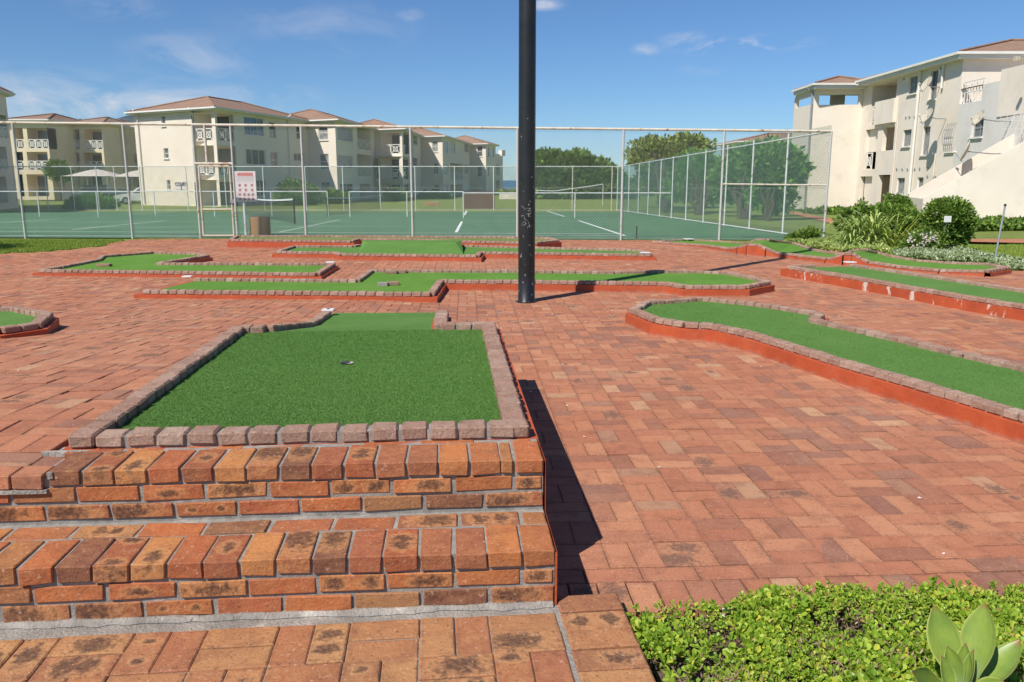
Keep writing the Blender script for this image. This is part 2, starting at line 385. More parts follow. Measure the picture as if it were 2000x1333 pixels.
def galv():
    m, nt, bs = new_mat('galvanised_rusty_pipe')
    n = nodes_noise(nt, 6, 6, .7)
    col = mix(nt, mrange(nt, n, .58, .66), (.50, .50, .47), (.30, .15, .07))
    n2 = nodes_noise(nt, 25, 4); col = mix(nt, mrange(nt, n2, .4, .7, 0, .5), col, (.66, .62, .54))
    nt.links.new(col, bs.inputs['Base Color']); bs.inputs['Roughness'].default_value = .6; bs.inputs['Metallic'].default_value = .15
    return m
M['pipe'] = galv()
M['rust_pipe'] = mat('rusty_painted_pipe', (.66, .60, .50), (.54, .46, .35), scale=5, rough=.7, stain=(7, .58, .66, (.33, .17, .08)))
M['pale_pipe'] = mat('pale_painted_pipe', (.68, .70, .66), (.50, .52, .49), scale=5, rough=.6, stain=(5, .60, .68, (.34, .20, .12)))
M['wire'] = mat('galvanised_wire', (.48, .50, .45), (.36, .35, .31), scale=3, rough=.5, bstr=0, metal=.2)
M['green_wire'] = mat('green_coated_wire', (.05, .15, .11), (.04, .12, .09), scale=3, rough=.5, bstr=0)
def blackpole():
    m, nt, bs = new_mat('chipped_black_paint')
    col = mix(nt, mrange(nt, nodes_noise(nt, 4, 5), .35, .7), (.011, .012, .013), (.022, .021, .020))
    g = N(nt, 'ShaderNodeNewGeometry'); sx = N(nt, 'ShaderNodeSeparateXYZ'); nt.links.new(g.outputs['Position'], sx.inputs[0])
    lo = mrange(nt, sx.outputs['Z'], .2, 3.2, .115, 0.02)
    chips = math_(nt, 'GREATER_THAN', math_(nt, 'ADD', nodes_noise(nt, 24, 3, .6), lo), .78)
    col = mix(nt, chips, col, (.50, .49, .45))
    # scraped scrawl at chest height, on the side facing the steps
    d = N(nt, 'ShaderNodeTexNoise'); d.inputs['Scale'].default_value = 9; d.inputs['Detail'].default_value = 3; nt.links.new(g.outputs['Position'], d.inputs[0])
    ring = math_(nt, 'LESS_THAN', math_(nt, 'ABSOLUTE', math_(nt, 'SUBTRACT', d.outputs[0], .5)), .008)
    zb = math_(nt, 'LESS_THAN', math_(nt, 'ABSOLUTE', math_(nt, 'SUBTRACT', sx.outputs['Z'], 1.10)), .17)
    xb = math_(nt, 'LESS_THAN', math_(nt, 'ABSOLUTE', math_(nt, 'SUBTRACT', sx.outputs['X'], .176)), .06)
    col = mix(nt, math_(nt, 'MULTIPLY', ring, math_(nt, 'MULTIPLY', zb, xb)), col, (.34, .33, .31))
    nt.links.new(col, bs.inputs['Base Color']); bs.inputs['Roughness'].default_value = .38; bs.inputs['Specular IOR Level'].default_value = .5
    bump(nt, bs, nodes_noise(nt, 60, 4), .25, .003); return m
M['black_pole'] = blackpole()
M['plaster'] = mat('cream_plaster', (.80, .71, .59), (.74, .65, .54), scale=.5, bscale=30, bstr=.15, stain=(.9, .55, .8, (.68, .59, .48)))
M['plaster_yellow'] = mat('yellow_plaster', (.74, .62, .42), (.68, .56, .38), scale=.5, bscale=30, bstr=.15)
M['plaster_white'] = mat('warm_white_plaster', (.80, .71, .60), (.74, .65, .54), scale=.6, bscale=30, bstr=.15, stain=(1.3, .52, .8, (.66, .58, .48)))
M['plaster_grey'] = mat('patched_grey_plaster', (.72, .68, .62), (.67, .63, .57), scale=.6, bscale=30, bstr=.15, stain=(.7, .5, .7, (.62, .58, .53)))
M['trim'] = mat('white_trim', (.76, .74, .68), (.68, .66, .60), scale=2, bstr=0)
M['recess'] = mat('recess_plaster', (.42, .34, .25), (.36, .29, .21), scale=1, bstr=0)
M['recess_dark'] = mat('passage_painted_shade', (.17, .13, .095), (.13, .10, .075), scale=1, bstr=0)  # interior shade of the passages put into a dark brown colour
M['wood'] = mat('brown_door_wood', (.13, .07, .04), (.09, .05, .03), scale=6)
def tiles():
    m, nt, bs = new_mat('concrete_roof_tile')
    n = nodes_noise(nt, 1.5, 5); col = mix(nt, mrange(nt, n, .35, .7), (.31, .185, .12), (.22, .135, .092))
    n2 = nodes_noise(nt, 14, 3); col = mix(nt, mrange(nt, n2, .5, .7, 0, .5), col, (.36, .22, .16))
    nt.links.new(col, bs.inputs['Base Color']); bs.inputs['Roughness'].default_value = .85
    g = N(nt, 'ShaderNodeNewGeometry'); s = N(nt, 'ShaderNodeSeparateXYZ'); nt.links.new(g.outputs['Position'], s.inputs[0])
    fr = math_(nt, 'FRACT', math_(nt, 'MULTIPLY', s.outputs['Z'], 7.5))
    bump(nt, bs, fr, .8, .05); return m
M['tiles'] = tiles()
def glass():
    m, nt, bs = new_mat('window_glass')
    g = N(nt, 'ShaderNodeNewGeometry')
    col = ramp(nt, g.outputs['Random Per Island'], [(0, (.04, .055, .06)), (.6, (.10, .12, .13)), (1, (.26, .28, .27))])
    nt.links.new(col, bs.inputs['Base Color']); bs.inputs['Roughness'].default_value = .08; bs.inputs['Specular IOR Level'].default_value = .6
    return m
M['glass'] = glass()
M['curtain'] = mat('net_curtain_behind_glass', (.34, .35, .33), (.13, .14, .14), scale=5, rough=.3, bstr=0)
M['blind'] = mat('cream_blind', (.66, .60, .38), (.60, .54, .34), scale=3, bstr=0)
M['dish'] = mat('dish_metal', (.60, .55, .44), (.48, .42, .32), scale=6, rough=.5, stain=(9, .55, .7, (.35, .22, .12)))
M['steel'] = mat('grey_steel', (.36, .38, .39), (.28, .29, .30), scale=8, rough=.45, metal=.3)
M['sign_white'] = mat('sign_white', (.74, .68, .67), (.70, .60, .60), scale=9, rough=.5, bstr=0)
M['sign_red'] = mat('sign_red', (.52, .13, .12), (.60, .26, .25), scale=20, rough=.5, bstr=0)
M['sign_grey'] = mat('sign_grey', (.35, .36, .38), (.45, .45, .46), scale=20, rough=.5, bstr=0)
M['letter'] = mat('dark_letter', (.035, .03, .05), (.05, .045, .07), bstr=0)
M['tile_white'] = mat('glazed_white_tile', (.78, .77, .74), (.70, .68, .64), scale=30, rough=.3, bstr=0)
M['drum'] = mat('exposed_aggregate', (.42, .24, .11), (.30, .17, .08), scale=60, bscale=90, bstr=1, bdist=.02)
M['screen'] = mat('brown_brick_wall', (.17, .075, .055), (.13, .06, .045), scale=8, bscale=20, bstr=.4)
M['net'] = mat('net_cord', (.04, .045, .04), bstr=0)
M['net_band'] = mat('net_tape', (.72, .74, .72), bstr=0)
M['sail'] = mat('shade_cloth', (.60, .54, .46), (.52, .46, .40), scale=2, bstr=0)
M['car_white'] = mat('white_car_paint', (.74, .75, .76), (.72, .73, .74), rough=.25, bstr=0, spec=.6)
M['car_grey'] = mat('grey_car_paint', (.22, .24, .26), (.20, .22, .24), rough=.25, bstr=0, spec=.6)
M['car_dark'] = mat('dark_car_paint', (.03, .033, .04), (.028, .03, .036), rough=.25, bstr=0, spec=.6)
M['tyre'] = mat('tyre_rubber', (.02, .02, .02), bstr=0)
M['head'] = mat('lamp_glass', (.7, .7, .68), rough=.15, bstr=0)
M['hill'] = mat('haze_tinted_fynbos', (.045, .07, .085), (.06, .085, .10), scale=.002, bstr=0)  # distance haze put into the vegetation colour as a dark blue cast
def seam():
    m, nt, bs = new_mat('sea_water'); bs.inputs['Base Color'].default_value = (.03, .09, .14, 1); bs.inputs['Roughness'].default_value = .35
    bump(nt, bs, nodes_noise(nt, .3, 5), .5, .4); return m
M['sea'] = seam()
def agave():
    m, nt, bs = new_mat('agave_leaf')
    g = N(nt, 'ShaderNodeNewGeometry'); s = N(nt, 'ShaderNodeSeparateXYZ')
    a = N(nt, 'ShaderNodeAttribute'); a.attribute_name = 'leafpos'
    nt.links.new(a.outputs['Vector'], s.inputs[0])
    n = nodes_noise(nt, 16, 5, .6)
    col = mix(nt, mrange(nt, n, .3, .7), (.29, .385, .055), (.18, .28, .055))
    col = mix(nt, mrange(nt, s.outputs['Y'], .0, .34, .6, 0), col, (.27, .39, .22))      # glaucous bloom near the heart
    edge = mrange(nt, s.outputs['X'], .86, .99); col = mix(nt, edge, col, (.52, .55, .16))
    tip = mrange(nt, math_(nt, 'ADD', s.outputs['Y'], math_(nt, 'MULTIPLY', n, .14)), .96, 1.08); col = mix(nt, tip, col, (.36, .14, .06))
    mp = N(nt, 'ShaderNodeMapping'); mp.inputs['Scale'].default_value = (22, 1.6, 1); nt.links.new(a.outputs['Vector'], mp.inputs[0])
    stk = nodes_noise(nt, 1.0, 5, .6, vec=mp.outputs[0]); col = mix(nt, mrange(nt, stk, .48, .7, 0, .4), col, (.12, .21, .05))
    col = mix(nt, mrange(nt, nodes_noise(nt, 55, 4, .7), .66, .72, 0, .7), col, (.30, .22, .10))
    nt.links.new(col, bs.inputs['Base Color']); bs.inputs['Roughness'].default_value = .42
    n4 = nodes_noise(nt, 60, 3); bump(nt, bs, n4, .15, .003)
    tr = N(nt, 'ShaderNodeBsdfTranslucent'); nt.links.new(col, tr.inputs[0])
    ms = N(nt, 'ShaderNodeMixShader'); ms.inputs[0].default_value = .18
    nt.links.new(bs.outputs[0], ms.inputs[1]); nt.links.new(tr.outputs[0], ms.inputs[2]); nt.links.new(ms.outputs[0], nt.nodes['Material Output'].inputs[0])
    return m
M['agave'] = agave()
# ================================================================== GROUND
def inpoly(x, y, poly):
    c = False; n = len(poly)
    for i in range(n):
        x1, y1 = poly[i]; x2, y2 = poly[(i+1) % n]
        if (y1 > y) != (y2 > y) and x < (x2-x1)*(y-y1)/(y2-y1) + x1: c = not c
    return c
gm = MB()
ys = [-6, -2, 0, 1, 2, 2.7, 3.4, 4, 5, 6, 7, 8, 9, 10, 12, 14, 16, 18, 20, 22, 30, 40, 53, 70, 90, 110, 150, 190, 205, 225, 250, 400]
xs = [-600, -300, -150, -90, -60, -40, -25, -15, -10, -6, -4, -3, -2, -1.6, -1.2, -.8, -.4, -.1, .5, 2, 5, 8, 12, 20, 30, 45, 70, 100, 200, 350, 600]
idx = {}
for j, y in enumerate(ys):
    for i, x in enumerate(xs):
        idx[i, j] = len(gm.v); gm.v.append((x, y, (-.12 if y < 3.2 else HF(x, y) - (.07 if y < 21.5 else .02))))
for j in range(len(ys)-1):
    for i in range(len(xs)-1):
        gm.f.append((idx[i, j], idx[i+1, j], idx[i+1, j+1], idx[i, j+1])); gm.m.append(0)
structure(gm, 'ground', M['grass'])
sm_ = MB(); sm_.quad((-9000, 215, -8.2), (9000, 215, -8.2), (9000, 40000, -8.2), (-9000, 40000, -8.2)); structure(sm_, 'sea', M['sea'])
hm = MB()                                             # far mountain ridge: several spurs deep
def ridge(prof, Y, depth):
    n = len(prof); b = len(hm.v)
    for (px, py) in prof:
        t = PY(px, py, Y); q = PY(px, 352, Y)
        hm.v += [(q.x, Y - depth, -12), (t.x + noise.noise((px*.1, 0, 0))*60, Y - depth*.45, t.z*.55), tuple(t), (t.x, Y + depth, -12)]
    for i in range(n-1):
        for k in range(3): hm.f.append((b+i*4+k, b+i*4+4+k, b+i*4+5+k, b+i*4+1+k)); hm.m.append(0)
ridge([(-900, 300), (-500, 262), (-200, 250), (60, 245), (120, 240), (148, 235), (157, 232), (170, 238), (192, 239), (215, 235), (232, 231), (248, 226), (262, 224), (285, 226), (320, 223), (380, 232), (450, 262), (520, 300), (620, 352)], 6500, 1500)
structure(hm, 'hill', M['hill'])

# block frame of the steps and the raised green: u to the right, v away from the camera
BA = R(4.4); BU = Vector((math.cos(BA), math.sin(BA), 0)); BV = Vector((-math.sin(BA), math.cos(BA), 0)); UZ = Vector((0, 0, 1))
BO = G(1085, 1178, .06); BO.z = 0
def W(u, v, z): return BO + BU*u + BV*v + UZ*z
def UV(p): d = Vector((p[0], p[1], 0)) - BO; return d.dot(BU), d.dot(BV)

# court, its lines
FL = G(50, 465); FR = G(1608, 471)                       # ends of the near fence
fdir = (FR - FL).normalized()
FLL = FL - fdir*22.0                                      # it runs on out of the picture
FAR_Y = 53.0
cm = MB()
ny = 12
XR = FR.x
for j in range(ny):
    t0 = j/ny; t1 = (j+1)/ny
    def row(t):
        a = FLL.lerp(Vector((-46, FAR_Y, 0)), t); b = FR.lerp(Vector((XR - .2, FAR_Y, 0)), t)
        return Vector((a.x, a.y, HF(0, a.y) + .012)), Vector((b.x, b.y, HF(0, b.y) + .012))
    a, b = row(t0); c, d = row(t1); cm.quad(a, b, d, c)
structure(cm, 'court_surface', M['court'])
lm = MB()
def line(p, q, wd=.055):
    a = G(*p); b = G(*q); d = (b-a); d.z = 0; n = Vector((-d.y, d.x, 0)).normalized()*wd
    k = 8
    for i in range(k):
        s = a.lerp(b, i/k); e = a.lerp(b, (i+1)/k); s.z = HF(s.x, s.y) + .017; e.z = HF(e.x, e.y) + .017
        lm.quad(s-n, e-n, e+n, s+n)
for p, q, wd in [((902, 434), (891, 455), .05), ((911, 413), (907, 421), .06), ((1067, 412), (1103, 424), .05), ((1130, 432), (1221, 462), .05),
                 ((-200, 462), (1221, 462), .035), ((-200, 452.5), (1205, 458), .035), ((-200, 446), (905, 443), .03), ((-100, 434), (1130, 433), .03),
                 ((140, 450), (325, 432), .045), ((-60, 441), (118, 428), .045), ((247, 420), (372, 410), .05), ((480, 419), (540, 411), .05),
                 ((545, 455), (665, 430), .03), ((300, 422), (1100, 422), .03), ((480, 408.5), (1000, 408.5), .04)]:
    line(p, q, wd)
structure(lm, 'court_markings', M['line'])

# ------------------------------------------------------------------ brick plaza
PA = R(3.2); PU = Vector((math.cos(PA), math.sin(PA), 0)); PV = Vector((-math.sin(PA), math.cos(PA), 0))
PO = G(1225, 1196)
def PW(u, v): q = PO + PU*u + PV*v; return q.x, q.y
def PUV(x, y): d = Vector((x, y, 0)) - Vector((PO.x, PO.y, 0)); return d.dot(PU), d.dot(PV)
PLZ = [(-1500, 503), (0, 496), (60, 494), (130, 489), (200, 481), (245, 471), (262, 466.5), (520, 465), (1100, 465), (1290, 469), (1500, 478), (1640, 492), (1700, 503), (1760, 512), (1850, 520), (1985, 529), (2400, 548), (3200, 560), (3200, 1500), (2000, 9000), (-3000, 9000)]
def in_plaza(x, y):
    if y < 2.3: return False
    px, py = PIX((x, y, HF(x, y)))
    if not (-260 < px < 2260 and py < 1420): return False
    if not inpoly(px, py, PLZ): return False
    u, v = UV((x, y)); pu, pv = PUV(x, y)
    if u > -.02: return pv > 0 and u > .015 and (v > 0)
    if u < -1.86: return v > .375
    return v > 2.3
pm = MB()
def paver(mb, cx, cy, ang_u, ang_v, hx, hy, z, drop=.03, tilt=.008, b=.003):
    """top and chamfered sides of one paver lying on the ground"""
    X = ang_u; Y = ang_v; dz = random.gauss(0, .0016); tx = random.gauss(0, tilt); ty = random.gauss(0, tilt)
    hx += random.uniform(-.0012, .0012); hy += random.uniform(-.0012, .0012)
    t = []; l = []
    for i, j in ((-1, -1), (1, -1), (1, 1), (-1, 1)):
        p = Vector((cx, cy, 0)) + X*(hx-b)*i + Y*(hy-b)*j; g = HF(p.x, p.y) if z is None else z
        t.append((p.x, p.y, g + dz + tx*hx*i + ty*hy*j))
        p = Vector((cx, cy, 0)) + X*hx*i + Y*hy*j; g = HF(p.x, p.y) if z is None else z
        l.append((p.x, p.y, g + dz + tx*hx*i + ty*hy*j - b*.8))
    k = [(q[0], q[1], q[2]-drop) for q in l]
    base = len(mb.v); sw = hy > hx
    for q, (i, j) in enumerate(((-1, -1), (1, -1), (1, 1), (-1, 1))):
        for r_ in range(3): mb.bp[base + 4*r_ + q] = (j, i, 1) if sw else (i, j, 1)
    mb.add(t + l + k, [(0, 1, 2, 3), (4, 5, 1, 0), (5, 6, 2, 1), (6, 7, 3, 2), (7, 4, 0, 3), (8, 9, 5, 4), (9, 10, 6, 5), (10, 11, 7, 6), (11, 8, 4, 7)])
CELL = .2245; BL = .1112; BW = .0551
pts_mask = []
def near(y): return y < 9
u = -1.0
i0, i1 = -110, 110
for j in range(0, 100):
    v0 = .340 + j*CELL
    for i in range(i0, i1):
        u0 = i*CELL
        x, y = PW(u0 + CELL/2, v0 + CELL/2)
        if not in_plaza(x, y): continue
        g = .001 if y < 9 else 0
        if (i + j) % 2:
            for s in (-1, 1):
                cx, cy = PW(u0 + CELL/2, v0 + CELL/2 + s*CELL/4); paver(pm, cx, cy, PU, PV, BL, BW, None)
        else:
            for s in (-1, 1):
                cx, cy = PW(u0 + CELL/2 + s*CELL/4, v0 + CELL/2); paver(pm, cx, cy, PU, PV, BW, BL, None)
# border: one course of headers and one of stretchers along the plant bed
for i in range(-3, 40):
    cx, cy = PW(i*.1125 - .02, .112)
    if in_plaza(cx, cy): paver(pm, cx, cy, PU, PV, .0535, .109, None)
    if i % 2 == 0:
        cx, cy = PW(i*.1125, .282)
        if in_plaza(cx, cy): paver(pm, cx, cy, PU, PV, .110, .053, None)
# joint sand under the pavers
pm.mi = 1
st = .5
for a in range(-60, 60):
    for b_ in range(4, 52):
        x, y = a*st, b_*st
        c = [(x, y), (x+st, y), (x+st, y+st), (x, y+st)]
        cx, cy = x+st/2, y+st/2
        px, py = PIX((cx, cy, HF(cx, cy)))
        if not (-400 < px < 2400): continue
        u_, v_ = UV((cx, cy)); pu, pv = PUV(cx, cy)
        if (u_ > -.3 and pv < .25) or (u_ < -.2 and v_ < .55): continue
        q = [Vector((X, Y, HF(X, Y) - .0065)) for X, Y in c]
        if not all(inpoly(*PIX(t), PLZ) for t in q): continue
        pm.quad(*q)
structure(pm, 'brick_plaza', [M['paver'], M['sand_joint']])

# foreground paving
fm = MB()
cell = .232; hl = .1143; hw = .0563
FA = R(4.4 + 1.2); FU = Vector((math.cos(FA), math.sin(FA), 0)); FV = Vector((-math.sin(FA), math.cos(FA), 0))
FO = W(-.008, -.055, 0)
for j in range(0, 6):
    for i in range(0, 12):
        uc = -(i+.5)*cell; vc = -(j+.5)*cell
        if (i+j) % 2:
            for s in (-1, 1):
                c = FO + FU*(uc + s*cell/4) + FV*vc; paver(fm, c.x, c.y, FU, FV, hw, hl, .06, tilt=.006, b=.005)
        else:
            for s in (-1, 1):
                c = FO + FU*uc + FV*(vc + s*cell/4); paver(fm, c.x, c.y, FU, FV, hl, hw, .06, tilt=.006, b=.005)
for j in range(11):
    c = FO + FU*.128 + FV*(.05 - j*.114); paver(fm, c.x, c.y, FU, FV, .112, .053, .061, drop=.1, tilt=.005, b=.007)
for j in range(14):
    c = FO + FU*.128 + FV*(.05 + .114 + j*.114)
fm.mi = 1
a, b, c, d = FO + FU*(-3.2) + FV*.1, FO + FU*.02 + FV*.1, FO + FU*.02 - FV*1.6, FO - FU*3.2 - FV*1.6
fm.quad(*[(p.x, p.y, .053) for p in (a, b, c, d)])
structure(fm, 'brick_path', [M['fore_paver'], M['foot_mortar']])

# ================================================================== STEPS
steps = thing('brick_steps', 'two orange brick steps with grey mortar joints leading up to the raised putting green', 'steps', W(-1.2, .2, .06))
def step_row(mb, u0, u1, pitch, ln, z0, z1, v0, v1, off=0, b=.0035, jit=.0032):
    u = u1 - off; first = True
    while u > u0:
        L = ln + random.uniform(-.002, .002); c = W(u - L/2, (v0+v1)/2 + random.uniform(-.002, .002), (z0+z1)/2 + random.uniform(-.0015, .0015))
        an = random.gauss(0, .004); X = (BU*math.cos(an) + BV*math.sin(an)); Y = (-BU*math.sin(an) + BV*math.cos(an))
        mb.brick(c, X, Y, UZ, L/2, (v1-v0)/2, (z1-z0)/2, b, jit); u -= pitch + random.uniform(-.002, .002)
def make_step(vf, zb, parent, label):
    """riser of two stretcher courses, a nosing of headers and a back course"""
    mb = MB()
    step_row(mb, -3.3, -.006, .2335, .216, zb + .012, zb + .065, vf, vf+.1)
    step_row(mb, -3.3, -.006, .2335, .216, zb + .080, zb + .134, vf, vf+.1, off=-.0)
    mb2 = MB()
    return mb
s1 = MB()
step_row(s1, -3.3, -.006, .2335, .221, .066, .123, .0, .1)
s1.brick(W(-.06, .05, .162), BU, BV, UZ, .052, .05, .0265, .006, .0015)
step_row(s1, -3.3, -.006, .2335, .221, .1345, .1915, .0, .1, off=.1185)
step_row(s1, -3.3, -.004, .1195, .110, .2025, .262, -.005, .214)
step_row(s1, -3.3, -.006, .2335, .219, .2035, .261, .228, .334, off=.1)
s1.brick(W(-.048, .281, .232), BU, BV, UZ, .043, .053, .029, .006, .0015)
st1 = s1.build('step', M['step_brick'], steps); st1['label'] = 'lower step of orange bricks with dark burnt headers'
s2 = MB()
step_row(s2, -3.3, -.006, .2335, .221, .273, .330, .360, .46)
s2.brick(W(-.06, .41, .3695), BU, BV, UZ, .052, .05, .0265, .006, .0015)
step_row(s2, -3.3, -.006, .2335, .221, .342, .399, .360, .46, off=.1185)
step_row(s2, -1.83, -.004 - .1065 - .062, .1195, .110, .409, .468, .355, .572)
s2.brick(W(-.004-.053, .462, .439), BU, BV, UZ, .053, .110, .029, .006, .0015)
s2.brick(W(-.004-.1065-.033, .462, .438), BU, BV, UZ, .023, .108, .028, .006, .0015)
step_row(s2, -1.80, -.03, .2335, .219, .410, .462, .586, .66)
st2 = s2.build('step', M['step_brick'], steps); st2['label'] = 'upper step of orange bricks below the stone edging'
s3 = MB(); step_row(s3, -3.3, -1.862, .1145, .111, .3985, .4555, .352, .372+.09, b=.004)
s3.build('plaza_edge_course', M['paver'], steps)
mm = MB()
def uvbox(mb, u0, u1, v0, v1, z0, z1):
    c = W((u0+u1)/2, (v0+v1)/2, (z0+z1)/2); mb.obox(c, BU, BV, UZ, (u1-u0)/2, (v1-v0)/2, (z1-z0)/2)
uvbox(mm, -3.3, -.004, .0065, .37, -.05, .256)
uvbox(mm, -1.845, -.0045, .3665, .74, -.05, .461); uvbox(mm, -3.3, -1.845, .3665, .74, -.05, .436)
# rough mortar fillet along the foot
random.seed(3)
fil = MB(); n = 150; prev = None
for k in range(n+1):
    u = -3.3 + 3.29*k/n; wv = .024 + .030*noise.noise((u*4, 1, 0)) + .012*noise.noise((u*19, 3, 0)); hz = .006 + .008*noise.noise((u*7, 2, 0)) + .005*noise.noise((u*31, 2, 0))
    cur = (W(u, .008, .062+hz), W(u, -wv*.3, .064+hz*.8), W(u, -wv*.7, .0625+hz*.25), W(u, -wv, .0555))
    if prev:
        for q in range(3): fil.quad(prev[q], cur[q], cur[q+1], prev[q+1])
    prev = cur
fil.build('foot_fillet', M['foot_mortar'], steps)
mm.build('mortar', M['mortar'], steps)
# smear of pale mortar round the left plaza bricks that meet the upper step
pmn = MB()
uvbox(pmn, -1.845, -1.825, .352, .60, .44, .4635); uvbox(pmn, -1.98, -1.83, .600, .618, .44, .4615); uvbox(pmn, -3.3, -1.85, .347, .40, .385, .3985)
pmn.build('mortar', M['foot_mortar'], steps)
ss = MB()                                                  # red painted flank
ss.add([W(.004, -.004, -.02), W(.004, .37, -.02), W(.004, .74, -.02), W(.004, -.004, .255), W(.004, .345, .255), W(.004, .355, .46), W(.004, .74, .46)],
       [(0, 1, 4, 3), (1, 2, 6, 5, 4)])
ss.add([W(-.004, -.004, -.02), W(.004, -.004, -.02), W(.004, -.004, .255), W(-.004, -.004, .255)], [(0, 1, 2, 3)])
ss.build('side_face', M['red_paint'], steps)
ss2 = MB()
# ================================================================== PUTTING COURSES
def offset_poly(pts, d):
    n = len(pts); area = sum(pts[i][0]*pts[(i+1) % n][1] - pts[(i+1) % n][0]*pts[i][1] for i in range(n)); sg = 1 if area > 0 else -1
    out_ = []
    for i in range(n):
        p0 = Vector(pts[i-1][:2]); p1 = Vector(pts[i][:2]); p2 = Vector(pts[(i+1) % n][:2])
        e0 = (p1-p0).normalized(); e1 = (p2-p1).normalized()
        n0 = Vector((e0.y, -e0.x))*sg; n1 = Vector((e1.y, -e1.x))*sg
        b = n0 + n1
        if b.length < .2: b = n0
        b.normalize(); k = d/max(.45, b.dot(n0)); q = p1 + b*k
        out_.append((q.x, q.y))
    return out_
def kerb(mb, mort, a, b, h=.055, wdt=.1, pitch=.116, bl=.108, z_off=0, top_jit=.002):
    """edging stones laid from a to b (centre line, z of the stone tops)"""
    a = Vector(a); b = Vector(b); d = b - a; L = d.length
    if L < .05: return
    n = max(1, round(L/pitch)); p = L/n; X = d.normalized(); Xh = Vector((X.x, X.y, 0)).normalized(); Y = Vector((-Xh.y, Xh.x, 0)); Z = X.cross(Y)*-1 if X.cross(Y).z < 0 else X.cross(Y)
    for i in range(n):
        c = a + X*p*(i+.5) - Z*(h/2 + z_off) + Vector((random.gauss(0, .0015), random.gauss(0, .0015), random.gauss(0, top_jit)))
        an = random.gauss(0, .02); X2 = X*math.cos(an) + Y*math.sin(an); Y2 = -X*math.sin(an) + Y*math.cos(an)
        mb.brick(c, X2, Y2, Z, p*bl/pitch/2, wdt/2, h/2, .009, .0025)
    c = (a+b)/2 - Z*(h/2 + .008 + z_off)
    mort.obox(c, X, Y, Z, L/2 - .03, wdt/2 - .011, h/2 - .001)
def blades(poly, z, count, rng, hmax=.0065):
    mb = MB(); xs_ = [p[0] for p in poly]; ys_ = [p[1] for p in poly]; k = 0
    x0, x1, y0, y1 = min(xs_), max(xs_), min(ys_), max(ys_)
    while k < count:
        x = rng.uniform(x0, x1); y = y0 + (y1-y0)*rng.random()**1.35
        px, py = PIX((x, y, z))
        if not (-20 < px < 2020) or not inpoly(x, y, poly): 
            k += .2; continue
        k += 1
        a = rng.uniform(0, 6.283); r = .0016; h = rng.uniform(.4, 1)*hmax; l = rng.gauss(0, .004); m = rng.gauss(0, .004)
        b = len(mb.v); zz = z(x, y) if callable(z) else z
        mb.v += [(x - math.cos(a)*r, y - math.sin(a)*r, zz), (x + math.cos(a)*r, y + math.sin(a)*r, zz), (x + l, y + m, zz + h)]
        mb.f.append((b, b+1, b+2)); mb.m.append(0)
    return mb
def course(label, px_out, top, walls=None, closed=True, gaps=(), base_mat='red_paint', turf_mat='turf', zc=None, out=.085, extra=None, blade_n=0, kh=.055, mort_mat='kerb_mortar', group='low brick edged putting courses'):
    """px_out: kerb centre line surveyed on the photo at the height of the stone tops"""
    gz = zc
    if gz is None:
        q = [G(*p, top) for p in px_out]; gz = sum(HF(v.x, v.y) for v in q)/len(q) + top
    P = [PZ(px, py, gz) for px, py in px_out]
    cx = sum(p.x for p in P)/len(P); cy = sum(p.y for p in P)/len(P)
    t = thing('putting_green', label, 'putting green', (cx, cy, HF(cx, cy)), group)
    plan = [(p.x, p.y) for p in P]
    base = MB(); o = offset_poly(plan, out)
    base.prism(o, lambda p: min(HF(p[0], p[1]), gz) - .08, gz - kh)
    base.build('plinth', M[base_mat], t, fixn=True)
    k = MB(); mo = MB(); n = len(P)
    for i in range(n):
        if i in gaps: continue
        kerb(k, mo, P[i], P[(i+1) % n], h=kh)
    k.build('stone_edging', M['cobble'], t); mo.build('mortar', M[mort_mat], t)
    tf = MB(); tf.poly([(p[0], p[1], gz - kh + .012) for p in offset_poly(plan, -.02)]); tf.build('turf', M[turf_mat], t)
    if blade_n:
        bb = blades(offset_poly(plan, -.05), gz - kh + .012, blade_n, random.Random(5)); tag(bb.build('turf_pile', M['blade'], t), kind='stuff')
    return t, gz, P
def add_tile(t, px, py, z, digit=None, sz=.085, rot=.1):
    p = PZ(px, py, z); mb = MB(); X = Vector((math.cos(rot), math.sin(rot), 0)); Y = Vector((-math.sin(rot), math.cos(rot), 0))
    mb.brick(p + UZ*.006, X, Y, UZ, sz/2*1.1, sz/2, .008, .002); tl = mb.build('number_tile', M['tile_white'], t)
    return tl
def hole(t, px, py, z, r=.054):
    p = PZ(px, py, z); mb = MB(); mb.lathe((p.x, p.y, z + .003), [(r*1.05, 0), (r*.98, .0015), (r*.96, -.0005)], 20)
    mb = MB(); mb.lathe((p.x+.012, p.y-.004, z + .0085), [(r*.8, 0), (.001, .0)], 20); mb.build('cup_lip', M['dish'], t)
    mb = MB(); mb.lathe((p.x-.012, p.y, z + .0095), [(r*.9, 0), (.001, .0)], 20); mb.build('cup_shade_disc', M['letter'], t)  # flat dark disc, painted shade for the inside of the uncut hole

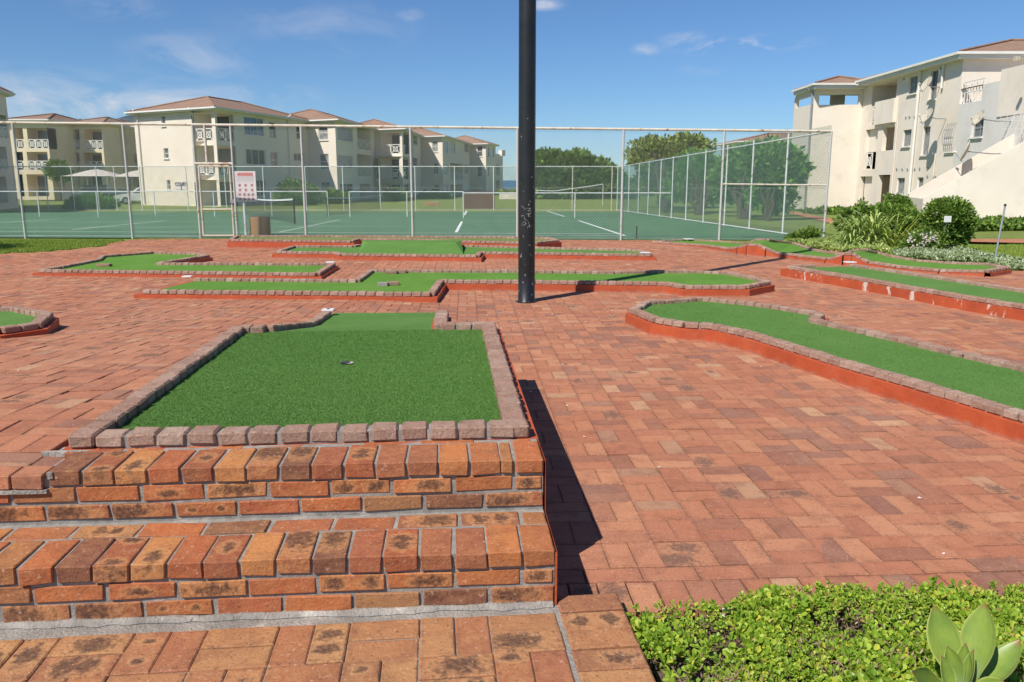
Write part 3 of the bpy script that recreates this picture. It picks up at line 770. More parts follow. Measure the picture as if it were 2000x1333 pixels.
# --- the raised green above the steps
ZK = .520
ks = [PZ(97, 828, ZK), PZ(1002, 820, ZK), PZ(938, 631, ZK), PZ(430, 642, ZK)]
fl = W(-1.835, .665, ZK); fr = W(-.085, .665, ZK)
bl_ = PZ(440, 634, ZK); br_ = PZ(938, 632, ZK)
print('block corners uv', UV(fl), UV(fr), UV(bl_), UV(br_))
vb = (UV(bl_)[1] + UV(br_)[1])/2
bl_ = W(-1.835, vb, ZK); br_ = W(-.085, vb, ZK)
n1 = PZ(528, 630, ZK); u1 = UV(n1)[0]; n2 = PZ(860, 632, ZK); u2 = UV(n2)[0]
nl = W(u1, vb - .02, ZK); nr_ = W(u2, vb, ZK)
g1 = thing('putting_green', 'large raised bright green putting green directly above the two brick steps', 'putting green', W(-.95, 1.9, .46), 'low brick edged putting courses')
body = MB()
o = [W(-1.91, .62, 0), W(.004, .62, 0), W(.004, vb + .06, 0), W(-1.91, vb + .06, 0)]
body.prism([(p.x, p.y) for p in o], -.08, ZK - .058); body.build('plinth', M['red_paint'], g1, fixn=True)
k1 = MB(); m1 = MB()
random.seed(21)
for (a, b) in ((fl + BU*.05, fr), (fr - BV*.05 + BU*.0, br_), (br_ - BU*.0, nr_), (fl - BV*.05, bl_), (bl_, nl)):
    kerb(k1, m1, a, b, h=.056, top_jit=.002, pitch=.119, bl=.109)
# side kerbs of the neck, following the ramp down to the plaza
tile_p = PZ(640, 607, .50)
EL = G(644, 611, .05); ER = G(862, 609, .05)
ER = Vector((PZ(864, 606, ZK).x, PZ(864, 606, ZK).y, ZK))
k0 = W(u1 - .0, vb, ZK); k2 = PZ(606, 629, .25); k3 = G(638, 609, .056)
kerb(k1, m1, k0, k2, h=.056); kerb(k1, m1, k2, k3, h=.056)
kerb(k1, m1, nr_, ER, h=.056)
pier = MB(); q = [(nr_ + BU*d1).lerp(ER + BU*d1, t_) for d1, t_ in ((-.07, 0), (.07, 0), (.07, 1.0), (-.07, 1.0))]
pier.prism([(p.x, p.y) for p in q], -.08, ZK - .058); pier.build('pier', M['red_paint'], g1, fixn=True)
k1.build('stone_edging', M['cobble'], g1); m1.build('mortar', M['mortar'], g1)
tz = ZK - .046
te_l = G(652, 611.5, .012); te_r = G(850, 611, .012)
tf = MB(); in_ = [W(-1.80, .70, tz), W(-.12, .70, tz), W(-.12, vb-.02, tz), W(-1.80, vb-.02, tz)]
tf.quad(*in_)
nlm = W(u1 - .05, vb - .02, tz); nrm = W(u2 + .05, vb - .02, tz)
ml_ = k2 + Vector((.0, 0, -.03)); 
rl = [nlm]; rr = [nrm]
kl = Vector((k2.x + .07, k2.y, k2.z - .045)); tk = (k2.y - nlm.y)/(te_l.y - nlm.y)
for i in range(1, 9):
    t = i/8
    l = nlm.lerp(kl, t/tk) if t < tk else kl.lerp(te_l, (t-tk)/(1-tk))
    r = nrm.lerp(te_r, t); r.z = tz + (te_r.z - tz)*min(1, t*1.0)
    rl.append(l); rr.append(r)
for i in range(8): tf.quad(rl[i], rr[i], rr[i+1], rl[i+1])
tf.build('turf', M['turf'], g1)
rp = MB()                                                   # side cheeks of the ramp
for L_ in (rl, rr):
    rp = MB()
    for i in range(8):
        a, b = L_[i], L_[i+1]; rp.quad((a.x, a.y, -.05), (b.x, b.y, -.05), (b.x, b.y, b.z-.004), (a.x, a.y, a.z-.004))
    rp.build('ramp_side', M['red_paint'], g1)
bp = [(p.x, p.y) for p in in_]
tag(blades(bp, tz, 260000, random.Random(5)).build('turf_pile', M['blade'], g1), kind='stuff')
hole(g1, 678, 711, tz, r=.034)
TZ_ = k3.z + .002; tl = add_tile(g1, 641, 606.5, TZ_, rot=.05, sz=.11)
fnt = bpy.data.curves.new('digit', 'FONT'); fnt.body = '8'; fnt.size = .07; fnt.extrude = .001; fnt.align_x = 'CENTER'; fnt.align_y = 'CENTER'
fo = bpy.data.objects.new('digit_tmp', fnt); COL.objects.link(fo)
bpy.context.view_layer.update()
me = bpy.data.meshes.new_from_object(fo); bpy.data.objects.remove(fo)
dg = bpy.data.objects.new('digit', me); me.materials.append(M['letter']); COL.objects.link(dg); dg.parent = tl
tp = PZ(641, 606.5, TZ_); dg.location = tp + UZ*.0155 - root_loc(g1)

# --- the other courses
random.seed(11)
tR, zR, PR = course('long green with rounded tip and bright orange red wall at right, nearest the plant bed',
    [(1238, 603), (1264, 588), (1372, 580.5), (1478, 591), (1580, 606), (1602, 613), (1588, 622), (1678, 641), (1760, 659), (1888, 689), (2000, 713), (2300, 790), (2560, 1010), (2240, 880), (2000, 806), (1856, 762), (1648, 703), (1480, 652), (1396, 632.5), (1338, 629.5), (1284, 621)],
    .165, blade_n=90000, mort_mat='kerb_mortar')
for (p, q) in ((1650, 0),): pass
tM, zM, PM = course('long middle green running behind the black pole, with a wide left part',
    [(280, 566), (842, 571), (860, 546.5), (1046, 547.5), (1300, 550.5), (1338, 557), (1456, 557), (1500, 549), (1472, 541), (1424, 531), (1360, 528), (1292, 528), (1200, 530), (1007, 527.5), (725, 526.5), (697, 546), (380, 543)],
      .15, zc=.145, gaps=(16,), turf_mat='turf_light')
add_tile(tM, 366, 541, .135, sz=.12)
tL, zL, PL_ = course('low green at far left with a bulging rounded back beside the lawn',
    [(79, 526), (619, 533), (650, 514), (308, 513), (352, 506), (405, 498), (385, 494), (301, 491.5), (200, 499), (192, 506), (118, 520)],
    .11, turf_mat='turf_light')
add_tile(tL, 645, 513, zL + .005, sz=.13)
tF, zF, PF = course('farthest green below the court fence with faded turf and high red wall at its left',
    [(451, 467.5), (686, 470), (700, 465.5), (815, 467), (950, 471), (1045, 473), (1089, 468.5), (1072, 464), (980, 462), (830, 461), (690, 460), (462, 460)],
    .2, zc=.19, turf_mat='turf_faded')
tG, zG, PG = course('far green with a dark mound in its wide middle, just behind the middle green',
    [(541, 490.5), (655, 492), (668, 495), (932, 498), (938, 491.5), (1271, 496), (1245, 487), (926, 479), (842, 477), (705, 477), (690, 479.5), (574, 480)],
    .14)
add_tile(tG, 1260, 494.5, zG + .01, sz=.16)
mnd = MB()                                                 # mound
ma, mb_, mc_, md_ = PZ(700, 496, zG-.04), PZ(905, 497, zG-.04), PZ(900, 479, zG-.04), PZ(712, 479, zG-.04)
ta, tb = (ma*.62 + md_*.38), (mb_*.62 + mc_*.38); ta += (tb-ta)*.07; tb -= (tb-ta)*.07; ta.z += .16; tb.z += .16
tcq, tdq = (mb_*.3 + mc_*.7), (ma*.3 + md_*.7); tcq.z += .16; tdq.z += .16; 
for q in ((ma, mb_, tb, ta), (ta, tb, tcq, tdq), (tdq, tcq, mc_, md_), (mb_, mc_, tcq, tb), (ma, ta, tdq, md_)): mnd.quad(*q)
mnd.build('turf_mound', M['turf'], tG)
tS, zS, PS = course('narrow straight green on the right with patchy peeling red wall',
    [(1540, 519), (1680, 541), (1840, 569), (2000, 595), (2300, 645), (2330, 622), (2000, 565), (1800, 535), (1662, 515.5), (1590, 517)],
    .17, gaps=(8,), base_mat='red_peel')
add_tile(tS, 1660, 513, zS + .012, sz=.15)
tB, zB, PB = course('green cut off by the left photo edge, only its tip in view',
    [(-260, 640), (-250, 604), (0, 598.5), (26, 598), (92, 611), (70, 630), (0, 640)],
    .13)
# small mounds of loose brick used as obstacles
def loose(px, py, z, rot, L, label, col='cobble', w_=.05, h=.025):
    p = PZ(px, py, z); mb = MB(); X = Vector((math.cos(rot), math.sin(rot), 0)); Y = Vector((-math.sin(rot), math.cos(rot), 0))
    mb.brick(p + UZ*h, X, Y, UZ, L/2, w_, h, .006, .002)
    tag(mb.build('loose_brick', M[col], loc=p), label, 'brick', 'loose bricks lying on the greens')
loose(765, 535.5, zM-.045, .08, .17, 'left loose brick of the pair near the back of the middle green')
loose(783, 534, zM-.045, .10, .17, 'right loose brick of the pair near the back of the middle green')
loose(748, 559, zM-.045, .0, .14, 'pale left loose brick of the pair at the front of the middle green', 'mortar')
loose(768, 557.5, zM-.045, .12, .16, 'brown right loose brick of the pair at the front of the middle green')
loose(204, 521, zL-.045, -.12, .24, 'single loose grey brick lying on the low green at far left', 'cobble')
# --- hump course along the right border, built in stations (front px, kerb top py, wall foot py)
tH = thing('putting_green', 'wavy green with two red humps beside the flower bed on the right', 'putting green', G(1600, 505), 'low brick edged putting courses')
front = [(1276, 471, 476.5), (1372, 477, 485), (1425, 483.5, 493), (1445, 481, 497), (1462, 476, 499), (1480, 476, 500.5), (1498, 484, 502), (1516, 492, 503), (1560, 497, 508), (1616, 503.5, 514.5), (1634, 500, 516), (1650, 493.5, 518), (1664, 494, 519), (1682, 503, 520), (1698, 510, 521.5), (1752, 518, 527), (1836, 526, 535), (1924, 527.5, 541), (1966, 521, 534)]
back = [(1342, 467), (1430, 471.5), (1455, 474), (1466, 472), (1478, 466.5), (1498, 466.5), (1516, 470), (1548, 473), (1590, 487), (1640, 495), (1656, 492), (1672, 487), (1690, 486), (1712, 491), (1735, 498), (1790, 507), (1860, 512), (1928, 514), (1966, 521)]
F3 = []
for (px, pt, pb) in front:
    g_ = G(px, pb); t = PY(px, pt, g_.y); F3.append(Vector((g_.x, g_.y, t.z)))
B3 = []
for i, (px, pt) in enumerate(back):
    z = F3[i].z; q = PZ(px, pt, z); B3.append(Vector((q.x, q.y, z)))
F3[-1] = F3[-1].lerp(B3[-1], .0)
kb = MB(); mo = MB(); wl = MB(); tu = MB()
for i in range(len(F3)-1):
    a, b = F3[i], F3[i+1]; kerb(kb, mo, a, b, h=.05); c, d = B3[i], B3[i+1]
    if (c-d).length > .05 and i < len(F3)-2: kerb(kb, mo, c, d, h=.05)
    n = Vector((b.y-a.y, a.x-b.x, 0)).normalized()*.075
    wl.quad((a.x+n.x, a.y+n.y, HF(a.x, a.y)-.05), (b.x+n.x, b.y+n.y, HF(b.x, b.y)-.05), (b.x+n.x, b.y+n.y, b.z-.05), (a.x+n.x, a.y+n.y, a.z-.05))
    wl.quad((a.x+n.x, a.y+n.y, a.z-.05), (b.x+n.x, b.y+n.y, b.z-.05), (b.x, b.y, b.z-.049), (a.x, a.y, a.z-.049))
    n2 = Vector((d.y-c.y, c.x-d.x, 0))
    if n2.length > .01:
        n2 = n2.normalized()*-.075
        wl.quad((c.x+n2.x, c.y+n2.y, HF(c.x, c.y)-.05), (d.x+n2.x, d.y+n2.y, HF(d.x, d.y)-.05), (d.x+n2.x, d.y+n2.y, d.z-.05), (c.x+n2.x, c.y+n2.y, c.z-.05))
        wl.quad((c.x+n2.x, c.y+n2.y, c.z-.05), (d.x+n2.x, d.y+n2.y, d.z-.05), (d.x, d.y, d.z-.049), (c.x, c.y, c.z-.049))
    dz = Vector((0, 0, -.036)); tu.quad(a+dz, b+dz, d+dz, c+dz)
kerb(kb, mo, F3[0], B3[0], h=.05); kerb(kb, mo, F3[-2], F3[-1], h=.05); kerb(kb, mo, B3[-2], F3[-1], h=.05)
wl.build('plinth', M['red_paint'], tH); kb.build('stone_edging', M['cobble'], tH); mo.build('mortar', M['kerb_mortar'], tH); tu.build('turf', M['turf_light'], tH)
add_tile(tH, 1344, 467.5, F3[0].z + .01, sz=.2)

# ================================================================== BLACK POLE
pb = G(1028.5, 592); pole = thing('lamp_pole', 'tall thick chipped black pole standing on the brick plaza', 'pole', (pb.x, pb.y + .1, 0))
mb = MB(); mb.lathe((pb.x, pb.y+.1, -.02), [(.118, 0), (.118, .025), (.107, .035), (.106, .4), (.104, 3), (.098, 7), (.09, 11.2), (.09, 11.3), (.001, 11.3)], 40)
mb.build('shaft', M['black_pole'], pole, smooth=True)
mb = MB(); mb.lathe((pb.x, pb.y+.1, 0), [(.14, -.01), (.14, .006), (.10, .010)], 24); mb.build('base_collar', M['black_pole'], pole)
# litter: pale chips and dry leaves on the plaza
lit = MB(); rng = random.Random(9)
for _ in range(230):
    x = rng.uniform(-5, 6); y = rng.uniform(2.9, 12) if rng.random() < .7 else rng.uniform(8.5, 10.2)
    if rng.random() < .25: x = rng.gauss(.3, .7); y = rng.gauss(9.0, .35)
    if not in_plaza(x, y): continue
    z = HF(x, y) + .004; r = rng.uniform(.005, .015); a = rng.uniform(0, 6.28)
    lit.quad(*[(x + math.cos(a+k)*r*rng.uniform(.6, 1.2), y + math.sin(a+k)*r*rng.uniform(.6, 1.2), z + rng.uniform(-.001, .005)) for k in (0, 1.5, 3.1, 4.6)])
tag(lit.build('paving_litter', M['petal']), 'tiny pale chips and dry leaf bits scattered over the brick plaza', 'litter', kind='stuff')
# ================================================================== FENCES
def zag(a, b, h0, h1, spacing, r, za=None, zb=None):
    """chain link: two families of diagonal wires between plan points a and b"""
    mb = MB(); a = Vector(a); b = Vector(b); L = (b.xy - a.xy).length; X = Vector(((b.x-a.x)/L, (b.y-a.y)/L, 0)); Nn = Vector((-X.y, X.x, 0))
    def P(s, t):                                            # s along, t 0..1 up
        g = a.z + (b.z-a.z)*s/L; return Vector((a.x, a.y, 0)) + X*s + UZ*(g + h0 + (h1-h0)*t)
    H = h1 - h0; n = int((L + H)/spacing)
    for sg in (1, -1):
        for k in range(n+1):
            s0 = k*spacing - (H if sg == 1 else 0); s1 = s0 + sg*H if sg == 1 else s0 - H
            if sg == -1: s0 = k*spacing; s1 = s0 - H
            t0, t1 = 0.0, 1.0
            lo, hi = 0, L
            def cut(sv, t0, t1, s0, s1):
                return t0 + (t1-t0)*(sv-s0)/(s1-s0)
            if s0 < lo: t0 = cut(lo, 0, 1, s0, s1); sA = lo
            elif s0 > hi: t0 = cut(hi, 0, 1, s0, s1); sA = hi
            else: sA = s0
            if s1 < lo: t1 = cut(lo, 0, 1, s0, s1); sB = lo
            elif s1 > hi: t1 = cut(hi, 0, 1, s0, s1); sB = hi
            else: sB = s1
            if t1 - t0 < .01: continue
            off = Nn*(r*.9*sg); p = P(sA, t0) + off; q = P(sB, t1) + off
            d = (q-p).normalized(); e = d.cross(Nn).normalized()
            vs = []
            for c in (p, q):
                for an in (0, 2.094, 4.189): vs.append(c + (Nn*math.cos(an) + e*math.sin(an))*r)
            mb.add(vs, [(0, 1, 4, 3), (1, 2, 5, 4), (2, 0, 3, 5)])
    return mb
def post(parent, x, y, h, r, m='pipe', z=None, name='post', top=None):
    z = HF(x, y) if z is None else z; mb = MB(); e = Vector((x, y, z + h)) if top is None else Vector(top)
    mb.tube((x, y, z - .1), e, r, 10); return mb.build(name, M[m], parent, smooth=False)
def rail(parent, p, q, r, m='pipe', name='rail'):
    mb = MB(); mb.tube(p, q, r, 8); return mb.build(name, M[m], parent)
HN = 3.0
nf = thing('chain_link_fence', 'long tall rusty galvanised wire mesh fence along the back edge of the brick plaza', 'fence', (FL.x, FL.y, FL.z), 'tennis court fences')
posts = []
for (tx, ty, bx, by) in [(12, 240, 50, 465), (229, 240, 249, 467), (369, 241, 381, 468), (402, 243, 456, 468), (605, 244, 613, 463.5), (811, 246, 815, 463.5), (1008, 248, 1010, 465), (1219, 250, 1210, 468), (1416, 252, 1402, 469.5), (1632, 257, 1608, 471)]:
    g = G(bx, by); t = FL.x; s = (g.x - FL.x)/(FR.x - FL.x); yy = FL.y + (FR.y - FL.y)*s
    top = PY(1000 + (tx-1000), ty, yy).z
    posts.append([g.x, yy, top])
posts[3][0] = posts[3][0]
tops = {}
for k, (x, y, t) in enumerate(posts):
    if k == 3 or k == 2: continue
    tops[k] = t
zl_, zr_ = tops[0], tops[9]
def ztop(x): return zl_ + (zr_ - zl_)*(x - posts[0][0])/(posts[9][0] - posts[0][0])
def fy(x): return FL.y + (FR.y - FL.y)*(x - FL.x)/(FR.x - FL.x)
for k, (x, y, t) in enumerate(posts):
    hh = ztop(x) - HF(x, y)
    post(nf, x, y, hh, .031 if k not in (2, 3) else .029)
for k in range(1, 8):
    x = posts[0][0] - 2.85*k; post(nf, x, fy(x), ztop(x) - HF(x, fy(x)), .036)
XL = posts[0][0] - 2.85*7
rail(nf, (XL, fy(XL), ztop(XL)), (posts[9][0], posts[9][1], ztop(posts[9][0])), .033, 'rust_pipe', 'top_rail')
xg0, xg1 = posts[2][0], posts[3][0]; yg = fy((xg0+xg1)/2)
zg = HF(xg0, yg)
def mesh_span(x0, x1, h0=0.02, t0=None, nm='wire_mesh'):
    a = Vector((x0, fy(x0)+.03, HF(x0, fy(x0)))); b = Vector((x1, fy(x1)+.03, HF(x1, fy(x1))))
    mb = zag(a, b, h0, (ztop((x0+x1)/2) - a.z - .02) if t0 is None else t0, .078, .0018)
    return mb.build(nm, M['wire'], nf)
GH = PY(410, 320, yg).z - zg
mesh_span(XL, xg0); mesh_span(xg1, posts[9][0]); mesh_span(xg0, xg1, h0=GH)
for (hz) in (.05, 1.35):
    rail(nf, (XL, fy(XL)+.03, HF(XL, fy(XL)) + hz), (xg0, fy(xg0)+.03, zg+hz), .003, 'wire', 'strain_wire')
    rail(nf, (xg1, fy(xg1)+.03, zg + hz), (posts[9][0], fy(posts[9][0])+.03, FR.z+hz), .003, 'wire', 'strain_wire')
rail(nf, (xg0, yg, zg+GH), (xg1, yg, zg+GH), .034, 'rust_pipe', 'gate_lintel')
x_m = PIX((0, 0, 0)); 
mx = PY(403, 300, yg).x; mb = MB(); mb.tube((mx, yg, zg+GH), (mx, yg, ztop(mx)), .032, 10); mb.build('post', M['rust_pipe'], nf)
# the gate: a rusty pipe frame in its opening
gt = thing('fence_gate', 'tall narrow rusty pipe gate in the near tennis court fence', 'gate', (xg0, yg, zg))
ga, gb = xg0 + .10, xg1 - .10
fr_ = MB(); fr_.tube((ga, yg, zg+.08), (ga, yg, zg+GH-.07), .026, 8); fr_.tube((gb, yg, zg+.08), (gb, yg, zg+GH-.07), .026, 8)
fr_.tube((ga, yg, zg+GH-.07), (gb, yg, zg+GH-.07), .026, 8); fr_.tube((ga, yg, zg+.08), (gb, yg, zg+.08), .022, 8); fr_.tube((ga, yg, zg+.78), (gb, yg, zg+.78), .022, 8)
fr_.build('gate_frame', M['rust_pipe'], gt)
zag(Vector((ga, yg+.02, zg)), Vector((gb, yg+.02, zg)), .1, GH-.08, .078, .0018).build('wire_mesh', M['wire'], gt)
mb = MB(); mb.box(gb-.03, yg-.05, zg+.95, gb+.08, yg-.03, zg+1.05); mb.build('latch', M['steel'], gt)
# panel with mid rail at the right end
x8 = posts[8][0]; x9 = posts[9][0]; zmid = PY(1500, 360, fy(x8)).z
rail(nf, (x8, fy(x8), zmid), (x9, fy(x9), zmid-.03), .022, 'rust_pipe', 'rail')
# side fence, running away along the right edge of the court
sf = thing('chain_link_fence', 'pale posted green mesh fence running back along the right side of the court', 'fence', (posts[9][0], posts[9][1], FR.z), 'tennis court fences')
side = [(1528, 459, 268), (1463, 449.5, 281), (1414, 443, 290), (1373, 437, 296), (1339, 432, 302), (1311, 427.5, 307), (1288, 424, 311), (1265, 420, 314), (1246, 418, 317), (1227, 414.5, 320)]
sx0, sy0 = posts[9][0], posts[9][1]
far = G(1205, 411.5); SX = []
for (px, pb_, pt) in side:
    # intersection of pixel column with the fence line
    lo, hi = 0.0, 1.0
    for _ in range(40):
        m_ = (lo+hi)/2; x = sx0 + (far.x-sx0)*m_; y = sy0 + (far.y-sy0)*m_
        if PIX((x, y, HF(x, y)))[0] > px: lo = m_
        else: hi = m_
    x = sx0 + (far.x-sx0)*lo; y = sy0 + (far.y-sy0)*lo; SX.append((x, y)); post(sf, x, y, 2.92, .028, 'pale_pipe')
post(sf, far.x, far.y, 2.92, .034, 'pale_pipe')
rail(sf, (sx0, sy0, ztop(sx0)), (far.x, far.y, HF(0, far.y)+2.92), .022, 'pale_pipe', 'top_rail')
rail(sf, (sx0, sy0, FR.z+.05), (far.x, far.y, HF(0, far.y)+.05), .022, 'pale_pipe', 'rail')
zag(Vector((sx0, sy0, FR.z)), Vector((far.x, far.y, HF(0, far.y))), .05, 2.92, .085, .0032).build('wire_mesh', M['green_wire'], sf)
# far fence
ff = thing('chain_link_fence', 'green mesh fence on pale posts across the far end of the tennis courts', 'fence', (far.x, far.y, HF(0, far.y)), 'tennis court fences')
fzy = far.y; fz0 = HF(0, fzy)
FXL = -44.0
xk = far.x
for px in (1195, 1118, 964, 888, 811, 742, 670, 597, 515, 440, 365, 275, 225, 190, 142, 90, 30, -40, -110, -180, -240):
    x = PY(px, 365, fzy).x; post(ff, x, fzy, 2.95, .032, 'pale_pipe' if px < 1000 else 'rust_pipe')
rail(ff, (FXL, fzy, fz0+2.95), (far.x, fzy, fz0+2.95), .026, 'pale_pipe', 'top_rail')
rail(ff, (FXL, fzy, fz0+.03), (far.x, fzy, fz0+.03), .015, 'pale_pipe', 'rail')
zag(Vector((FXL, fzy, fz0)), Vector((far.x, fzy, fz0)), .03, 2.94, .11, .0042).build('wire_mesh', M['green_wire'], ff)
# low rail fences between the courts
def lowrail(pxs, pyt, pyb, label, mesh=True, mid=None):
    g = G(pxs[0], pyb); y = g.y; z = g.z; zt = PY(pxs[0], pyt, y).z
    t = thing('low_court_rail', label, 'rail', (g.x, y, z), 'low rails between the courts')
    xs_ = [PY(p, 400, y).x for p in pxs]
    for x in xs_: mb = MB(); mb.tube((x, y, z-.05), (x, y, zt), .028, 8); mb.build('post', M['pale_pipe'], t)
    rail(t, (xs_[0], y, zt), (xs_[-1], y, zt), .026, 'pale_pipe', 'top_rail')
    if mesh: zag(Vector((xs_[0], y, z)), Vector((xs_[-1], y, z)), .02, zt-z, .10, .0028).build('wire_mesh', M['green_wire'], t)
lowrail([-230, -120, -30, 75, 190, 302, 418, 530, 640], 374.5, 424, 'long low pale rail with mesh across the left courts, ending left of the opening')
lowrail([683, 795, 905], 375, 424, 'short low pale rail with mesh between the court opening and the brown wall')
lowrail([905, 1010, 1123, 1216, 1313], 377.5, 427, 'low pale rail with mesh behind the black pole, reaching the side fence')
# tennis nets
def netf(pa, pb, label, sag=.08, h=1.07):
    a = G(*pa); b = G(*pb); t = thing('tennis_net', label, 'net', a, 'tennis nets')
    for q in (a, b): mb = MB(); mb.tube((q.x, q.y, q.z-.02), (q.x, q.y, q.z+h), .035, 8); mb.build('post', M['net'], t)
    mb = MB(); n = 10
    for i in range(n):
        s, e = i/n, (i+1)/n; ps = a.lerp(b, s); pe = a.lerp(b, e)
        zs = h - sag*4*s*(1-s); ze = h - sag*4*e*(1-e)
        d = (b-a).normalized(); nn = Vector((-d.y, d.x, 0))*.012
        mb.quad(ps+UZ*(zs-.06)+nn, pe+UZ*(ze-.06)+nn, pe+UZ*ze+nn, ps+UZ*zs+nn); mb.quad(ps+UZ*(zs-.06)-nn, pe+UZ*(ze-.06)-nn, pe+UZ*ze-nn, ps+UZ*zs-nn)
    mb.build('white_band', M['net_band'], t)
    mb = MB(); L = (b-a).length; d = (b-a).normalized(); k = int(L/.11)
    for i in range(k):
        s = i/k; p = a.lerp(b, s); mb.tube(p+UZ*.03, p+UZ*(h - sag*4*s*(1-s) - .05), .0035, 3, caps=False)
    for j in range(9):
        z = .06 + j*.11
        for i in range(4):
            ps = a.lerp(b, i/4); pe = a.lerp(b, (i+1)/4); mb.tube(ps+UZ*z, pe+UZ*z, .0035, 3, caps=False)
    mb.build('net', M['net'], t)
netf((576, 438), (480, 421), 'dark sagging net with white band, nearest behind the white notice board', h=1.0)
netf((640, 424), (742, 409), 'dark net with white band in the middle of the left courts', h=1.0)
vb_ = thing('volleyball_net', 'rusty pale pipe frame with sagging white cord beyond the court behind the black pole', 'net frame', G(1178, 400))
for (px, yt, yb) in ((1177, 360, 402), (1030, 366, 400)):
    g = G(px, yb); zt = PY(px, yt, g.y).z; mb = MB(); mb.tube(g, (g.x, g.y, zt), .04, 8); mb.build('post', M['rust_pipe'], vb_)
g0 = G(1030, 400); g1_ = G(1177, 402); a = PY(1030, 366, g0.y); b = PY(1177, 360, g1_.y)
mb = MB(); pts = [a.lerp(b, i/8) - UZ*(.55*(1-abs(i/8-.35)*1.4) if 0 < i < 8 else 0)*.8 for i in range(9)]; mb.path(pts, .035, 5); mb.build('cord', M['net_band'], vb_)

# ------------------------------------------------------------------ notice board, drum, peg, brown wall
g = G(481, 461); sb = thing('notice_board', 'white notice board with red icons on a grey post by the gate', 'sign', g)
yb_ = g.y
c00 = PY(457, 335, yb_); c11 = PY(503, 394, yb_); 
mb = MB(); mb.tube(g - UZ*.05, PY(474.5, 394, yb_) + Vector((.02, .03, .4)), .04, 12); mb.build('post', M['pale_pipe'], sb, smooth=False)
x0, x1, z0, z1 = c00.x + .02, c11.x, c11.z, c00.z
mb = MB(); mb.brick(((x0+x1)/2, yb_-.03, (z0+z1)/2), (1,0,0), (0,1,0), (0,0,1), (x1-x0)/2, .012, (z1-z0)/2, .004); brd = mb.build('board', M['sign_white'], sb)
wd, ht = x1-x0, z1-z0; yf = yb_ - .0435
hd = MB(); hd.box(x0+wd*.14, yf-.001, z1-ht*.15, x1-wd*.12, yf+.001, z1-ht*.045); hd.build('printed_heading', M['sign_red'], brd)
tx = MB()
for i, fr in enumerate((.17, .20, .235, .27, .30, .34)): tx.box(x0+wd*.08, yf-.001, z1-ht*(fr+.008), x1-wd*(.06+.03*(i % 3)), yf+.001, z1-ht*fr)
tx.build('printed_text', M['sign_grey'], brd)
ic = MB()
for r_ in range(4):
    cols = 3 if r_ < 2 else 4
    for c_ in range(cols):
        fx = (.22, .5, .80)[c_] if cols == 3 else (.20, .42, .62, .82)[c_]; fz = (.46, .62, .77, .92)[r_]
        cx_ = x0 + wd*fx; cz_ = z1 - ht*fz; R_ = ht*.052
        for i in range(14):
            t0, t1 = 2*math.pi*i/14, 2*math.pi*(i+1)/14
            ic.quad((cx_+math.cos(t0)*R_, yf, cz_+math.sin(t0)*R_), (cx_+math.cos(t1)*R_, yf, cz_+math.sin(t1)*R_), (cx_+math.cos(t1)*R_*.74, yf, cz_+math.sin(t1)*R_*.74), (cx_+math.cos(t0)*R_*.74, yf, cz_+math.sin(t0)*R_*.74))
        ic.quad((cx_-R_*.6, yf-.0006, cz_+R_*.7), (cx_-R_*.7, yf-.0006, cz_+R_*.5), (cx_+R_*.6, yf-.0006, cz_-R_*.7), (cx_+R_*.7, yf-.0006, cz_-R_*.5))
ic.build('icon_rings', M['sign_red'], brd)
ic = MB()
for r_ in range(4):
    cols = 3 if r_ < 2 else 4
    for c_ in range(cols):
        fx = (.22, .5, .80)[c_] if cols == 3 else (.20, .42, .62, .82)[c_]; fz = (.46, .62, .77, .92)[r_]
        cx_ = x0 + wd*fx; cz_ = z1 - ht*fz; R_ = ht*.028
        ic.quad((cx_-R_, yf+.0003, cz_-R_), (cx_+R_*.5, yf+.0003, cz_-R_), (cx_+R_, yf+.0003, cz_+R_), (cx_-R_*.4, yf+.0003, cz_+R_))
ic.build('icon_figures', M['letter'], brd)
g = G(509, 460); s_ = (PIX((g.x+1, g.y, g.z))[0] - PIX(g)[0]); r_ = 19.5/s_; hh = PY(509, 424, g.y).z - g.z
dr = thing('litter_drum', 'brown round exposed aggregate drum standing in front of the court fence', 'bin', g)
mb = MB(); mb.lathe(g, [(r_*1.0, -.05), (r_*1.0, hh*.93), (r_*.98, hh*.97), (r_*.93, hh), (r_*.78, hh), (r_*.76, hh*.9), (r_*.74, hh*.3)], 48); mb.build('drum_wall', M['drum'], dr)
mb = MB(); mb.lathe((g.x, g.y, g.z + hh*.86), [(.001, 0), (r_*.77, 0)], 36); mb.build('filling', M['soil'], dr)
g = G(1243, 467); mb = MB(); mb.tube(g, g + UZ*.33, .018, 8); mb.tube(g + UZ*.3, g + UZ*.34, .026, 8)
tag(mb.build('marker_peg', M['net'], loc=g), 'short dark peg standing before the near court fence right of the black pole', 'peg')
g = G(904, 408); g2 = G(966, 408); zt = PY(935, 376.5, g.y).z
pw = thing('practice_wall', 'brown brick practice wall standing at the far end of the court', 'wall', g)
mb = MB(); mb.box(g.x, g.y, g.z-.1, g2.x, g.y+.25, zt); mb.build('brick_face', M['screen'], pw)
mb = MB(); mb.box(g.x-.04, g.y-.04, zt, g2.x+.04, g.y+.29, zt+.06); mb.build('coping', M['screen'], pw)

